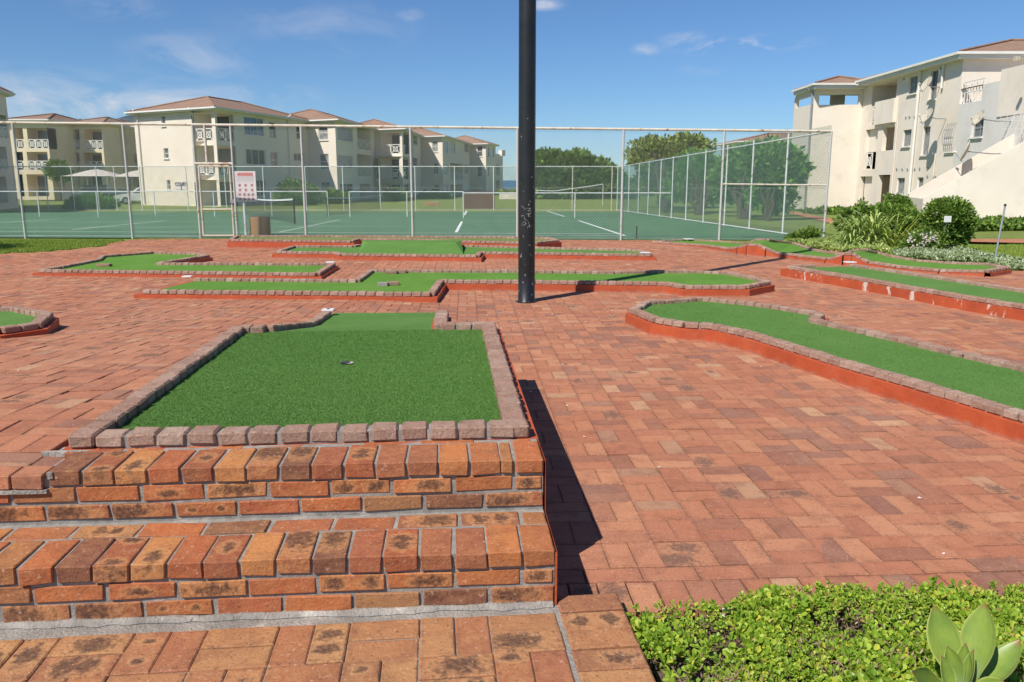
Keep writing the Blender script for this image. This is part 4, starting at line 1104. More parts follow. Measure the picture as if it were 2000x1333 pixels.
# ================================================================== BUILDINGS
class Wall:
    """vertical wall between plan points, holes given in photo pixels"""
    def __init__(s, a, b, z0, z1):
        s.a = Vector((a[0], a[1])); s.b = Vector((b[0], b[1])); s.z0 = z0; s.z1 = z1
        d = s.b - s.a; s.L = d.length; s.X = Vector((d.x/s.L, d.y/s.L, 0)); n = Vector((-s.X.y, s.X.x, 0))
        mid = (s.a + s.b)/2
        if n.x*(0-mid.x) + n.y*(0-mid.y) < 0: n = -n
        s.N = n; s.h = []                                     # n points to the camera side
    def P(s, u, z, d=0): return Vector((s.a.x, s.a.y, 0)) + s.X*u + UZ*z - s.N*d
    def px(s, x, y):
        d = DIR(x, y); a = Vector((s.a.x, s.a.y, EYE)); t = (a - CAM).dot(s.N)/d.dot(s.N); q = CAM + d*t
        return (q.x - s.a.x)*s.X.x + (q.y - s.a.y)*s.X.y, q.z
    def rect(s, x0, x1, y0, y1):
        xm, ym = (x0+x1)/2, (y0+y1)/2
        ua = s.px(x0, ym)[0]; ub = s.px(x1, ym)[0]; za = s.px(xm, y0)[1]; zb = s.px(xm, y1)[1]
        return (min(ua, ub), max(ua, ub), min(za, zb), max(za, zb))
    def hole(s, r, depth=.12, back=False, skip=''): s.h.append((r, depth, back, skip)); return r
    def build(s, mb, recess=None, ztop=None):
        us = sorted({0, s.L} | {min(max(v, 0), s.L) for r, _, _, _ in s.h for v in r[:2]}); zs = sorted({s.z0, s.z1} | {min(max(v, s.z0), s.z1) for r, _, _, _ in s.h for v in r[2:]})
        for i in range(len(us)-1):
            for j in range(len(zs)-1):
                u, z = (us[i]+us[i+1])/2, (zs[j]+zs[j+1])/2
                if any(r[0] < u < r[1] and r[2] < z < r[3] for r, _, _, _ in s.h): continue
                mb.quad(s.P(us[i], zs[j]), s.P(us[i+1], zs[j]), s.P(us[i+1], zs[j+1]), s.P(us[i], zs[j+1]))
        for r, d, back, skip in s.h:
            a, b, c, e = max(r[0], 0), min(r[1], s.L), max(r[2], s.z0), min(r[3], s.z1)
            for q, nm in ((((a, c), (b, c)), 'f'), (((b, c), (b, e)), 'b'), (((b, e), (a, e)), 't'), (((a, e), (a, c)), 'a')):
                if nm in skip or (nm == 'a' and 'A' in skip): continue
                mb.quad(s.P(*q[0]), s.P(*q[1]), s.P(*q[1], d), s.P(*q[0], d))
            if 'A' in skip:                                     # the room runs on past the far jamb
                a2 = a - 2.6; mb.quad(s.P(a, c, 0), s.P(a, c, .26), s.P(a, e, .26), s.P(a, e, 0))
                mb.quad(s.P(a2, c, d), s.P(a, c, d), s.P(a, e, d), s.P(a2, e, d)); mb.quad(s.P(a2, c, .25), s.P(a2, c, d), s.P(a2, e, d), s.P(a2, e, .25))
                mb.quad(s.P(a2, c, .25), s.P(a, c, .25), s.P(a, c, d), s.P(a2, c, d)); mb.quad(s.P(a2, e, .25), s.P(a, e, .25), s.P(a, e, d), s.P(a2, e, d)); mb.quad(s.P(a2, c, .25), s.P(a, c, .25), s.P(a, e, .25), s.P(a2, e, .25))
            if back: mb.quad(s.P(a, c, d), s.P(b, c, d), s.P(b, e, d), s.P(a, e, d))
    def window(s, r, parent, d=.1, panes=2, m='glass', name='window', rows=0, fr='trim', sill=True):
        s.hole(r, d + .04)
        a, b, c, e = r; mb = MB(); f = min(.05, (b-a)*.09)
        def bar(u0, u1, z0, z1, dd=0): mb.obox(s.P((u0+u1)/2, (z0+z1)/2, d+dd), s.X, s.N, UZ, (u1-u0)/2, .03, (z1-z0)/2)
        bar(a, b, c, c+f); bar(a, b, e-f, e); bar(a, a+f, c+f, e-f); bar(b-f, b, c+f, e-f)
        for k in range(1, panes): u = a + (b-a)*k/panes; bar(u-f/2, u+f/2, c+f, e-f, .004)
        for k in range(1, rows+1): z = c + (e-c)*k/(rows+1); bar(a+f, b-f, z-f/2, z+f/2, .008)
        w_ = mb.build(name, M[fr], parent)
        g = MB(); n = max(1, panes)
        for k in range(n):
            ua = a + (b-a)*k/n; ub = a + (b-a)*(k+1)/n
            g.quad(s.P(ua, c, d+.015), s.P(ub, c, d+.015), s.P(ub, e, d+.015), s.P(ua, e, d+.015))
        g.build('pane', M[m], w_)
        if sill:
            q = MB(); q.obox(s.P((a+b)/2, c-.04, -.03), s.X, s.N, UZ, (b-a)/2+.06, .07, .035); q.build('sill', M['trim'], w_)
        return w_
    def balustrade(s, r, parent, d=.05, panels=2, m='trim'):
        """white railing of square panels with crossed bars"""
        a, b, c, e = r; mb = MB(); t = .035
        def seg(u0, z0, u1, z1, th=t): 
            p, q = s.P(u0, z0, d), s.P(u1, z1, d); dd = (q-p).normalized(); w2 = dd.cross(s.N); mb.obox((p+q)/2, dd, s.N, w2, (q-p).length/2, th*.6, th)
        n = panels
        for k in range(n):
            u0 = a + (b-a)*k/n + .04; u1 = a + (b-a)*(k+1)/n - .04
            seg(u0, c, u1, c); seg(u0, e, u1, e); seg(u0, c, u0, e); seg(u1, c, u1, e)
            iu = (u1-u0)*.27; iz = (e-c)*.27
            for (p, q) in (((u0, c), (u0+iu, c+iz)), ((u1, c), (u1-iu, c+iz)), ((u0, e), (u0+iu, e-iz)), ((u1, e), (u1-iu, e-iz))): seg(*p, *q, th=t*.8)
            seg(u0+iu, c+iz, u1-iu, c+iz); seg(u0+iu, e-iz, u1-iu, e-iz); seg(u0+iu, c+iz, u0+iu, e-iz); seg(u1-iu, c+iz, u1-iu, e-iz)
            seg(u0+iu, c+iz, u1-iu, e-iz, t*.8); seg(u0+iu, e-iz, u1-iu, c+iz, t*.8)
        return mb.build('balustrade', M[m], parent)
    def pipe(s, pxt, pyt, pxb, pyb, parent, r=.06, m='trim', name='downpipe'):
        u0, z0 = s.px(pxt, pyt); u1, z1 = s.px(pxb, pyb); u1 = u0
        mb = MB(); mb.tube(s.P(u0, z0, -.1), s.P(u1, z1, -.1), r, 8); mb.tube(s.P(u0, z0, -.1), s.P(u0, z0+.25, -.45), r, 8); return mb.build(name, M[m], parent)
def hip(fp, z, rise, over, parent, inset=.5, tm='tiles', fascia=.2, ridge_dir=0):
    """hipped tiled roof over a four cornered plan (a,b,c,d), ridge parallel to a-b"""
    c = sum((Vector(p) for p in fp), Vector((0, 0)))/4
    P = offset_poly(fp, over); a, b, c_, d = [Vector(p) for p in P]
    hw = ((a-d).length + (b-c_).length)/4; L = ((b-a).length + (c_-d).length)/2
    m1 = (a+d)/2; m2 = (b+c_)/2; ax = (m2-m1); k = min(.499, hw/ax.length)
    r1 = m1 + ax*k; r2 = m2 - ax*k; zt = z + rise
    mb = MB()
    A, B, C_, D = [(p.x, p.y, z) for p in (a, b, c_, d)]; R1 = (r1.x, r1.y, zt); R2 = (r2.x, r2.y, zt)
    mb.quad(A, B, R2, R1); mb.quad(C_, D, R1, R2); mb.quad(B, C_, R2); mb.quad(D, A, R1)
    ro = mb.build('roof', M[tm], parent)
    rc = MB()
    for p in ((A, R1), (B, R2), (C_, R2), (D, R1), (R1, R2)):
        if (Vector(p[0])-Vector(p[1])).length > .05: rc.tube(p[0], p[1], .1, 6)
    rc.build('ridge_tiles', M[tm], ro)
    fb = MB(); o2 = offset_poly(P, .02)
    fb.prism(o2, z-fascia, z+.012, top=False); fb.poly([(p[0], p[1], z-fascia) for p in o2])
    g = offset_poly(P, .1)
    for i in range(4): fb.obox(((g[i][0]+g[(i+1)%4][0])/2, (g[i][1]+g[(i+1)%4][1])/2, z-.06), Vector((g[(i+1)%4][0]-g[i][0], g[(i+1)%4][1]-g[i][1], 0)).normalized(), Vector((-(g[(i+1)%4][1]-g[i][1]), g[(i+1)%4][0]-g[i][0], 0)).normalized(), UZ, (Vector(g[i])-Vector(g[(i+1)%4])).length/2, .05, .06)
    fb.build('fascia', M['trim'], ro)
    return ro
def at(px, py, D, dz=None):
    q = PY(px, py, D); return (q.x, q.y)
# --- long apartment building in five stepped blocks
GZ = -.62; EZ = 7.05
bv = Vector((-.87, .5))
C = [Vector(at(418, 209, 66.4)), Vector(at(654, 233, 79.5)), Vector(at(785, 251, 93.6)), Vector(at(864, 266, 109)), Vector(at(949, 281, 132)), Vector(at(968, 284, 138))]
wl_ = [0, 3.5, 3.85, 3.46, 3.0]
Mx = [C[k] + bv*wl_[k] for k in range(1, 5)] + [C[5]]
apt = thing('apartment_building', 'long cream three storey apartment building in stepped blocks with tiled roofs behind the tennis court', 'building', (C[0].x, C[0].y, GZ))
wm = MB()
litw = {0: [(315, 323, 227, 247, 1), (320, 329, 290, 310, 1), (326, 333, 352, 371, 1)],
        1: [(622, 640, 245, 274, 1), (624, 642, 301, 331, 1), (626, 644, 356, 371, 1)],
        2: [], 3: [(844, 855, 276, 297, 1), (846, 856, 319, 340, 1), (847, 857, 361, 376, 1)], 4: [(932, 942, 286, 306, 1), (932, 941, 326, 345, 1)]}
lito = {0: [(380, 414, 221, 276, 252), (384, 419, 285, 343, 322), (389, 424, 352, 403, None)], 2: [(744, 781, 259, 301, 283), (744, 780, 308, 351, 332), (745, 781, 359, 396, None)]}
shaw = {0: [(477, 515, 230, 265, 3), (526, 539, 239, 270, 1), (579, 590, 247, 272, 1), (481, 519, 292, 322, 3), (529, 542, 297, 329, 1), (574, 591, 300, 315, 2), (488, 520, 352, 384, 3)],
        1: [(659, 689, 249, 276, 3), (659, 690, 303, 329, 3), (664, 691, 359, 376, 2)],
        2: [(788, 801, 262, 285, 1), (807, 816, 264, 283, 1), (807, 816, 308, 328, 1)],
        3: [(866, 875, 276, 299, 1), (880, 889, 277, 298, 1), (907, 915, 281, 298, 1), (866, 875, 320, 342, 1), (907, 915, 322, 340, 1), (866, 875, 361, 376, 1)],
        4: [(951, 956, 287, 306, 1), (960, 965, 288, 307, 1), (951, 956, 326, 344, 1)]}
shao = {0: [(425, 457, 222, 277, 252), (427, 462, 285, 343, 322), (430, 465, 352, 404, None)],
        1: [(698, 724, 250, 293, 275), (698, 725, 303, 345, 327), (703, 724, 360, 397, None)],
        2: [(787, 801, 307, 350, 330), (790, 802, 360, 396, None)],
        3: [(880, 904, 320, 352, 338), (880, 904, 361, 392, None)]}
for k in range(5):
    wd_ = 10 if k == 0 else wl_[k]
    front_l = C[k] + bv*wd_
    w1 = Wall(front_l, C[k], GZ, EZ); w2 = Wall(C[k], Mx[k], GZ, EZ)
    for wobj, wins, ops in ((w1, litw.get(k, []), lito.get(k, [])), (w2, shaw.get(k, []), shao.get(k, []))):
        for (a, b, c, d, n) in wins: wobj.window(wobj.rect(a, b, c, d), apt, panes=n, m='glass' if (k + n) % 2 else 'curtain', rows=1 if n == 1 else 0)
        for (a, b, c, d, rl_) in ops:
            r = wobj.rect(a, b, c, d); corner = k in (0, 2)
            if wobj is w1 and corner: dep = 1.9; wobj.hole(r, dep, True, 'b')
            elif wobj is w2 and corner: dep = max(2.0, (w1.L - min(q[0][0] for q in w1.h if q[1] > 1))*.98); r = (r[0], r[1], r[2]+.015, r[3]-.015); wobj.hole(r, dep, False, 'a')
            else: dep = 2.4; wobj.hole(r, dep, True)
            if rl_:
                zt = wobj.px((a+b)/2, rl_)[1]; wobj.balustrade((r[0], r[1], r[2]+.02, zt), apt, panels=2)
            u0, u1, z0, z1 = r; db = MB(); dd = dep - .04
            db.quad(wobj.P(u0+.06*(u1-u0), z0+.02, dd), wobj.P(u1-.06*(u1-u0), z0+.02, dd), wobj.P(u1-.06*(u1-u0), z0+min(2.3, (z1-z0)*.92), dd), wobj.P(u0+.06*(u1-u0), z0+min(2.3, (z1-z0)*.92), dd))
            db.build('balcony_door', M['blind'] if (k == 1 and rl_) else M['glass'], apt)
    for wobj in (w1, w2): wobj.build(wm)
    back_w = 10 + wd_*(k > 0)
    c_, m_ = C[k], Mx[k]
    fp = [(c_.x, c_.y), (m_.x, m_.y), tuple(m_ + bv*(10 if k else 10)), tuple(c_ + bv*(10 if k == 0 else 10 + 0))]
    wm.quad((fp[1][0], fp[1][1], GZ), (fp[2][0], fp[2][1], GZ), (fp[2][0], fp[2][1], EZ), (fp[1][0], fp[1][1], EZ))
    wm.quad((fp[3][0], fp[3][1], GZ), (fp[2][0], fp[2][1], GZ), (fp[2][0], fp[2][1], EZ), (fp[3][0], fp[3][1], EZ))
    if k: wm.quad((front_l.x, front_l.y, GZ), (fp[3][0], fp[3][1], GZ), (fp[3][0], fp[3][1], EZ), (front_l.x, front_l.y, EZ))
    hip(fp, EZ + .14 + .011*k, 1.5, .45, apt)
    if k == 0:
        w1.pipe(377, 218, 383, 400, apt); w1.pipe(269, 222, 284, 398, apt); w2.pipe(560, 230, 566, 390, apt)
        # wall sign
        u0, z1_ = w1.px(343, 357); u1_, z0_ = w1.px(367, 371); u0, u1_ = min(u0, u1_), max(u0, u1_)
        sg_ = MB(); sg_.obox(w1.P((u0+u1_)/2, (z0_+z1_)/2, -.02), w1.X, w1.N, UZ, (u1_-u0)/2, .02, (z1_-z0_)/2)
        sgn = sg_.build('court_sign', M['sign_white'], apt)
        for body_, fz, sz in (('COURT', .74, .43), ('1', .30, .62)):
            cu = bpy.data.curves.new('lettering', 'FONT'); cu.body = body_; cu.size = sz; cu.extrude = .01; cu.align_x = 'CENTER'; cu.align_y = 'CENTER'; cu.offset = .012
            o_ = bpy.data.objects.new('tmp', cu); COL.objects.link(o_); bpy.context.view_layer.update(); me = bpy.data.meshes.new_from_object(o_); bpy.data.objects.remove(o_)
            me.materials.append(M['letter']); lo_ = bpy.data.objects.new('lettering', me); COL.objects.link(lo_); lo_.parent = sgn
            X = w1.X if w1.X.cross(UZ).dot(w1.N) > 0 else -w1.X
            p_ = w1.P((u0+u1_)/2, z0_ + (z1_-z0_)*fz, -.055) - root_loc(apt)
            lo_.matrix_local = Matrix(((X.x, 0, w1.N.x, p_.x), (X.y, 0, w1.N.y, p_.y), (0, 1, 0, p_.z), (0, 0, 0, 1)))
wm.build('wall', M['plaster'], apt)
# floodlight mast in front of its end wall
g = G(339, 401.5); mst = thing('floodlight_mast', 'slim rusty mast with brackets in front of the apartment end wall', 'mast', g)
zt = PY(326, 260, g.y).z; mb = MB(); mb.tube(g, (g.x, g.y, zt), .085, 8, .05); mb.build('shaft', M['bark'], mst)
for py in (285, 345):
    z = PY(330, py, g.y).z; mb = MB(); mb.tube((g.x-.35, g.y, z+.1), (g.x+.4, g.y, z-.12), .035, 6); mb.obox((g.x-.4, g.y, z+.15), (1,0,0), (0,1,0), (0,0,1), .12, .08, .07); mb.obox((g.x+.42, g.y, z), (1,0,0), (0,1,0), (0,0,1), .1, .08, .08); mb.build('bracket', M['steel'], mst)
# --- end house seen past it
e0 = at(966, 320, 150); e1 = at(982, 315, 152)
eh = thing('small_block', 'narrow pale three storey block with balcony beyond the end of the long building', 'building', (e0[0], e0[1], -.8))
ew = Wall(e0, e1, -.8, 6.2); r = ew.rect(968, 976, 322, 343); ew.hole(r, 1.2, True); r2 = ew.rect(968, 976, 353, 378); ew.hole(r2, 1.2, True)
ew.balustrade((r[0], r[1], r[2], r[2]+.9), eh, panels=1)
mb = MB(); ew.build(mb); e2 = (e1[0]-3, e1[1]+12); mb.quad((e1[0], e1[1], -.8), (e2[0], e2[1], -.8), (e2[0], e2[1], 6.2), (e1[0], e1[1], 6.2)); mb.quad((e0[0], e0[1], 6.2), (e1[0], e1[1], 6.2), (e2[0], e2[1], 6.2), (e0[0]-3, e0[1]+12, 6.2)); mb.build('wall', M['plaster_white'], eh)
mb = MB(); mb.obox(ew.P(ew.L*.9, 6.4), ew.X, ew.N, UZ, .5, .4, .5); mb.build('chimney', M['plaster_white'], eh)
# low garden wall by the sea
ga_, gb_ = G(975, 389), G(1062, 389)
mb = MB(); mb.box(ga_.x, ga_.y, ga_.z-.3, gb_.x+6, ga_.y+.3, PY(1000, 377, ga_.y).z); tag(mb.build('garden_wall', M['plaster_white'], loc=ga_), 'low white wall in the distance in front of the sea, left of the black pole', 'wall')

# --- yellow building at left
YZ0 = -.55
yl = thing('apartment_building', 'yellow three storey apartment building with stacked balconies at the left behind the car park', 'building', (*at(140, 380, 92), YZ0))
YE = PY(60, 240, 92).z; ym = MB()
for (pa, pb_, colm, pr, DY, dy, pl0) in ((28, 97, 50, 140, 92.0, 0, -70), (143, 203, 160, 243, 97.0, 3, 139), (245, 292, 258, 320, 103.0, 9, 242)):
    ya = at(pl0, 300, DY); yb2 = at(pr, 300, DY); wY = Wall(ya, yb2, YZ0, YE)
    wx = (pb_ + pr)/2
    if pr < 300: wY.window(wY.rect(wx-4, wx+6, 262+dy, 281+dy), yl, panes=1); wY.pipe(pr-18, 250+dy, pr-18, 380, yl, m='plaster_yellow')
    wY.build(ym)
    Df = DY - 4.2
    fa, fb_ = at(pa, 300, Df), at(pb_, 300, Df)
    w3 = Wall(fa, fb_, YZ0, YE - .15)
    for (t, b, rl_) in ((250+dy, 291+dy*.6, 273+dy*.6), (297+dy*.5, 333+dy*.3, 315+dy*.3), (341, 384, None)):
        for (l, r0) in ((pa+1.5, colm-4), (colm+4, pb_-3)):
            r = w3.rect(l, r0, t, b); w3.hole(r, 1.6, True)
            if rl_: w3.balustrade((r[0], r[1], r[2]+.02, w3.px(l, rl_)[1]), yl, panels=1 if r0-l < 20 else 3)
            db = MB(); dd = 1.57; u0, u1, z0, z1 = r
            db.quad(w3.P(u0+.1*(u1-u0), z0, dd), w3.P(u1-.12*(u1-u0), z0, dd), w3.P(u1-.12*(u1-u0), z1-.2, dd), w3.P(u0+.1*(u1-u0), z1-.2, dd)); db.build('balcony_door', M['glass'], yl)
    w3.build(ym)
    for p, q in ((fa, (fa[0], DY+.5)), (fb_, (fb_[0], DY+.5))): ym.quad((p[0], p[1], YZ0), (q[0], q[1], YZ0), (q[0], q[1], YE-.15), (p[0], p[1], YE-.15))
    ym.quad((yb2[0], yb2[1], YZ0), (yb2[0], yb2[1]+10, YZ0), (yb2[0], yb2[1]+10, YE), (yb2[0], yb2[1], YE))
    hip([fa, fb_, (fb_[0], DY+6), (fa[0], DY+6)], YE + .05, .95, .4, yl)
    hip([(ya[0], ya[1]), (yb2[0], yb2[1]), (yb2[0], DY+12), (ya[0], DY+12)], YE + .02, 1.1, .3, yl)
ym.build('wall', M['plaster_yellow'], yl)
# --- nearer grey-shaded block at the left edge
n0 = at(-160, 300, 47); n1_ = at(24, 300, 61); nz_ = PY(22, 185, 61).z
nb = thing('apartment_building', 'shaded corner of a cream apartment building cut off by the left edge of the photo', 'building', (n1_[0], n1_[1], -.5))
w4 = Wall(n0, n1_, -.5, nz_)
for (t, b, rl_) in ((222, 268, 248), (285, 330, 300+12), (345, 398, None)):
    r = w4.rect(-40, 14, t, b); w4.hole(r, 1.4, True)
    if rl_: w4.balustrade((r[0], r[1], r[2], w4.px(0, rl_)[1]), nb, panels=6)
mb = MB(); w4.build(mb); n2 = (n1_[0]-8, n1_[1]+6); n3 = (n0[0]-8, n0[1]+6)
mb.quad((n1_[0], n1_[1], -.5), (n2[0], n2[1], -.5), (n2[0], n2[1], nz_), (n1_[0], n1_[1], nz_)); mb.build('wall', M['plaster'], nb)
hip([n0, n1_, n2, n3], nz_ + .1, 1.8, .45, nb)

# --- garden walls, shade sails, cars at the left
def gwall(p, q, pt, label, m='plaster', D=None, th=.2):
    a = G(*p); b = G(*q); zt = PY(p[0], pt, a.y).z; zt2 = PY(q[0], pt, b.y).z; mb = MB(); d = (b-a); d.z = 0; n = Vector((-d.y, d.x, 0)).normalized()*th
    mb.prism([(a.x, a.y), (b.x, b.y), (b.x+n.x, b.y+n.y), (a.x+n.x, a.y+n.y)], lambda p_: -.9, (zt+zt2)/2); return tag(mb.build('garden_wall', M[m], loc=a), label, 'wall')
gwall((72, 386), (128, 385.5), 344, 'grey rendered yard wall left of the parked cars', 'plaster')
gwall((38, 385), (58, 386), 344, 'cream yard wall beside the shaded corner block at far left', 'plaster')
pz = G(69, 386); mb = MB(); mb.box(pz.x-.25, pz.y-.3, -.9, pz.x+.25, pz.y+.2, PY(69, 343, pz.y).z+.03); tag(mb.build('gate_pier', M['plaster_white'], loc=pz), 'pale gate pier at the left end of the grey yard wall', 'pier')
def sail(px0, px1, pyt, pye, D, label):
    t = thing('shade_sail_carport', label, 'carport', (*at((px0+px1)/2, 385, D), -.6), 'carports over the parked cars')
    a, b = at(px0, pye, D), at(px1, pye, D); ze = PY(px0, pye, D).z; zt = PY(px0, pyt, D).z
    mb = MB(); n = 8
    def Z(i, j): u, v = i/n, j/n; return ze + (zt-ze)*(1-abs(2*u-1)**1.5)*(1-abs(2*v-1)**1.6)
    for i in range(n):
        for j in range(n):
            f = lambda i, j: (a[0] + (b[0]-a[0])*i/n, D + 5*j/n, Z(i, j))
            mb.quad(f(i, j), f(i+1, j), f(i+1, j+1), f(i, j+1))
    mb.build('shade_cloth', M['sail'], t, smooth=True)
    for x in (a[0]+.2, b[0]-.2):
        for y in (D+.1, D+4.9): mb = MB(); mb.tube((x, y, -.8), (x, y, ze), .06, 8); mb.build('post', M['steel'], t)
sail(114, 212, 330, 344.5, 78, 'pale cloth carport over the two dark parked cars')
sail(208, 290, 332, 345.5, 78.5, 'pale cloth carport partly hidden behind the long apartment building, over the white car')
def car(px, py, D, yaw, paint, label, L=4.4, Wd=1.75, H=1.5, kind='suv'):
    x, y = at(px, py, D); z = HF(0, D); t = thing('parked_car', label, 'car', (x, y, z), 'cars parked under the carports')
    c, s = math.cos(yaw), math.sin(yaw); X = Vector((c, s, 0)); Y = Vector((-s, c, 0)); O_ = Vector((x, y, z))
    prof = [(-.5, .22), (-.5, .52), (-.47, .60), (-.2, .64), (-.11, .97), (.36, 1.0), (.46, .66), (.5, .60), (.5, .22)] if kind == 'suv' else [(-.5, .22), (-.5, .48), (-.45, .56), (-.24, .63), (-.08, .97), (.2, 1.0), (.44, .80), (.5, .62), (.5, .22)]
    mb = MB(); n = len(prof)
    def pt(k, sd): u, h = prof[k]; inn = .86 if h > .7 else 1; return O_ + X*(u*L) + Y*(sd*Wd/2*inn) + UZ*(h*H)
    for k in range(n):
        mb.quad(pt(k, -1), pt((k+1) % n, -1), pt((k+1) % n, 1), pt(k, 1))
    for sd in (-1, 1):
        lowr = [O_ + X*(u*L) + Y*(sd*Wd/2) + UZ*(h*H) for u, h in prof if h <= .7]
        mb.poly(lowr); 
        up = [k for k in range(n) if prof[k][1] > .7]; k0, k1 = up[0]-1, up[-1]+1
        mb.poly([pt(k, sd) for k in range(k0, k1+1)])
    mb.build('body', M[paint], t)
    gl = MB()
    for sd in (-1, 1):
        q = [pt(k, sd) for k in range(up[0]-1, up[-1]+2)]; cc = sum(q, Vector())/len(q); q = [cc + (p-cc)*.84 + Y*sd*.012 for p in q]; gl.poly(q)
    k0 = up[0]
    for (i, j) in ((k0-1, k0), (up[-1]+1, up[-1])):
        q = [pt(i, -1), pt(j, -1), pt(j, 1), pt(i, 1)]; cc = sum(q, Vector())/4; nn = (q[1]-q[0]).cross(q[3]-q[0]).normalized(); nn = nn if nn.z > 0 else -nn; gl.quad(*[cc + (p-cc)*.86 + nn*.012 for p in q])
    gl.build('windows', M['glass'], t)
    for u in (-.31, .31):
        for sd in (-1, 1):
            wb = MB(); p = O_ + X*(u*L) + Y*(sd*(Wd/2-.1)) + UZ*.33; wb.lathe(p, [(.001, .13), (.2, .13), (.33, .11), (.34, -.1)], 18, X, UZ, Y*sd); wh = wb.build('wheel', M['tyre'], t)
            rb = MB(); rb.lathe(p, [(.001, .135), (.19, .135)], 14, X, UZ, Y*sd); rb.build('rim', M['steel'], wh)
    for sd in (-1, 1):
        hb = MB(); hb.obox(O_ - X*(L*.5) + Y*(sd*Wd*.36) + UZ*(H*.46), X, Y, UZ, .03, .16, .07); hb.build('headlight', M['head'], t)
        tb = MB(); tb.obox(O_ + X*(L*.5) + Y*(sd*Wd*.4) + UZ*(H*.5), X, Y, UZ, .02, .1, .12); tb.build('tail_light', M['sign_red'], t)
car(176, 378, 80, R(18), 'car_grey', 'grey sports utility car parked under the left carport', H=1.7)
car(214, 380, 77.5, R(12), 'car_dark', 'dark low car parked right of the grey one by the hedge', H=1.35, kind='hatch')
car(277, 378, 74.5, R(25), 'car_white', 'white hatchback half hidden behind the corner of the long apartment building', H=1.5, kind='hatch')
for k_, px in enumerate((155, 225, 256)):
    g = G(px, 398); mb = MB(); mb.tube(g, g + UZ*.75, .06, 8); tag(mb.build('bollard', M['pale_pipe'], loc=g), ('short pale bollard on the lawn before the parked cars, leftmost of three', 'short pale bollard on the lawn before the dark car, middle of three', 'short pale bollard on the lawn beside the white car, rightmost of three')[k_], 'bollard', 'bollards on the lawn')
# ------------------------------------------------------------------ apartment building on the right with outside stair
RZ = -.38; RE = 7.4
def pe(px, py, z=RE): q = PZ(px, py, z); return (q.x, q.y)
A0 = pe(1553, 181); A1 = pe(1592, 168); A2 = pe(1688, 167); 
B1 = (22.15, 41.4); 
A2 = (A2[0], A2[1]); A1 = (A1[0], A2[1] + .3)
B1 = (A2[0] - .25, 41.3); B2 = (B1[0] - .12, 35.2)
print('right building', A0, A1, A2, B1)
rb = thing('apartment_building', 'tall cream three storey apartment building with satellite dishes and outside stair at the right', 'building', (A2[0], A2[1], RZ))
rm = MB(); dk = MB()
wA = Wall(A1, A2, RZ, RE - .15); wE = Wall(A0, A1, RZ, RE - .15); wB = Wall(A2, B1, RZ, RE - .05); wB2 = Wall(B1, B2, RZ, 5.9)
r = wA.rect(1594, 1685, 184, 205); r = (-.1, r[1], r[2], RE-.5)
zpar = wA.px(1640, 205)[1]
wA.hole((.32, wA.L-.25, zpar, RE-.55), .22)
wE.hole((.3, wE.L-.05, wE.px(1570, 205)[1]-.1, RE-.55), .22)
# back wall of the top gallery, leaving the left corner open to the sky
rm.quad((A1[0]+2.3, A1[1]+3.4, zpar-.9), (A2[0]+.2, A2[1]+3.4, zpar-.9), (A2[0]+.2, A2[1]+3.4, RE), (A1[0]+2.3, A1[1]+3.4, RE))
rm.quad((A1[0], A1[1]+.2, zpar-.9), (A2[0], A2[1]+.2, zpar-.9), (A2[0], A2[1]+3.5, zpar-.9), (A0[0]+.5, A0[1]+1.5, zpar-.9))
for (x0, x1, y0, y1, d, rl) in [(1702, 1749, 163, 240, 1.6, (214, 240)), (1688, 1712, 253, 331, 1.8, (298, 331)), (1723, 1746, 248, 294, 1.6, None), (1678, 1701, 345, 411, 1.8, None), (1713, 1736, 342, 411, 1.8, None)]:
    r = wB.rect(x0, x1, y0, y1); wB.hole(r, d, True, 'A' if y0 > 200 else '')
    if rl: r2 = wB.rect(x0, x1, *rl); 
r = wB.rect(1702, 1749, 163, 240)
# solid parapet over most of the top opening, short white railing at its far end
pr = wB.rect(1716, 1749, 198, 240); ob = MB(); ob.obox(wB.P((pr[0]+pr[1])/2, (pr[2]+pr[3])/2, -.06), wB.X, wB.N, UZ, (pr[1]-pr[0])/2+.15, .14, (pr[3]-pr[2])/2+.05); ob.build('parapet', M['plaster_white'], rb)
wB.balustrade(wB.rect(1702, 1714, 208, 238), rb, panels=1); wB.balustrade(wB.rect(1689, 1702, 300, 331), rb, panels=1)
for (x0, x1, y0, y1, n, m_) in [(1775, 1791, 150, 183, 2, 'curtain'), (1816, 1830, 139, 194, 2, 'glass'), (1763, 1779, 254, 286, 2, 'curtain'), (1801, 1815, 248, 303, 1, 'curtain'), (1751, 1766, 348, 379, 2, 'curtain'), (1791, 1803, 347, 370, 2, 'curtain')]:
    wB.window(wB.rect(x0, x1, y0, y1), rb, panes=n, m=m_, d=.14, fr='steel')
for (x0, x1, y0, y1) in ((1711, 1720, 178, 198), (1726, 1736, 175, 197)):      # dark doors in the recess
    r = wB.rect(x0, x1, y0, y1); db = MB(); db.quad(wB.P(r[0], r[2]-1, 1.57), wB.P(r[1], r[2]-1, 1.57), wB.P(r[1], r[3], 1.57), wB.P(r[0], r[3], 1.57)); db.build('door', M['wood'], rb)
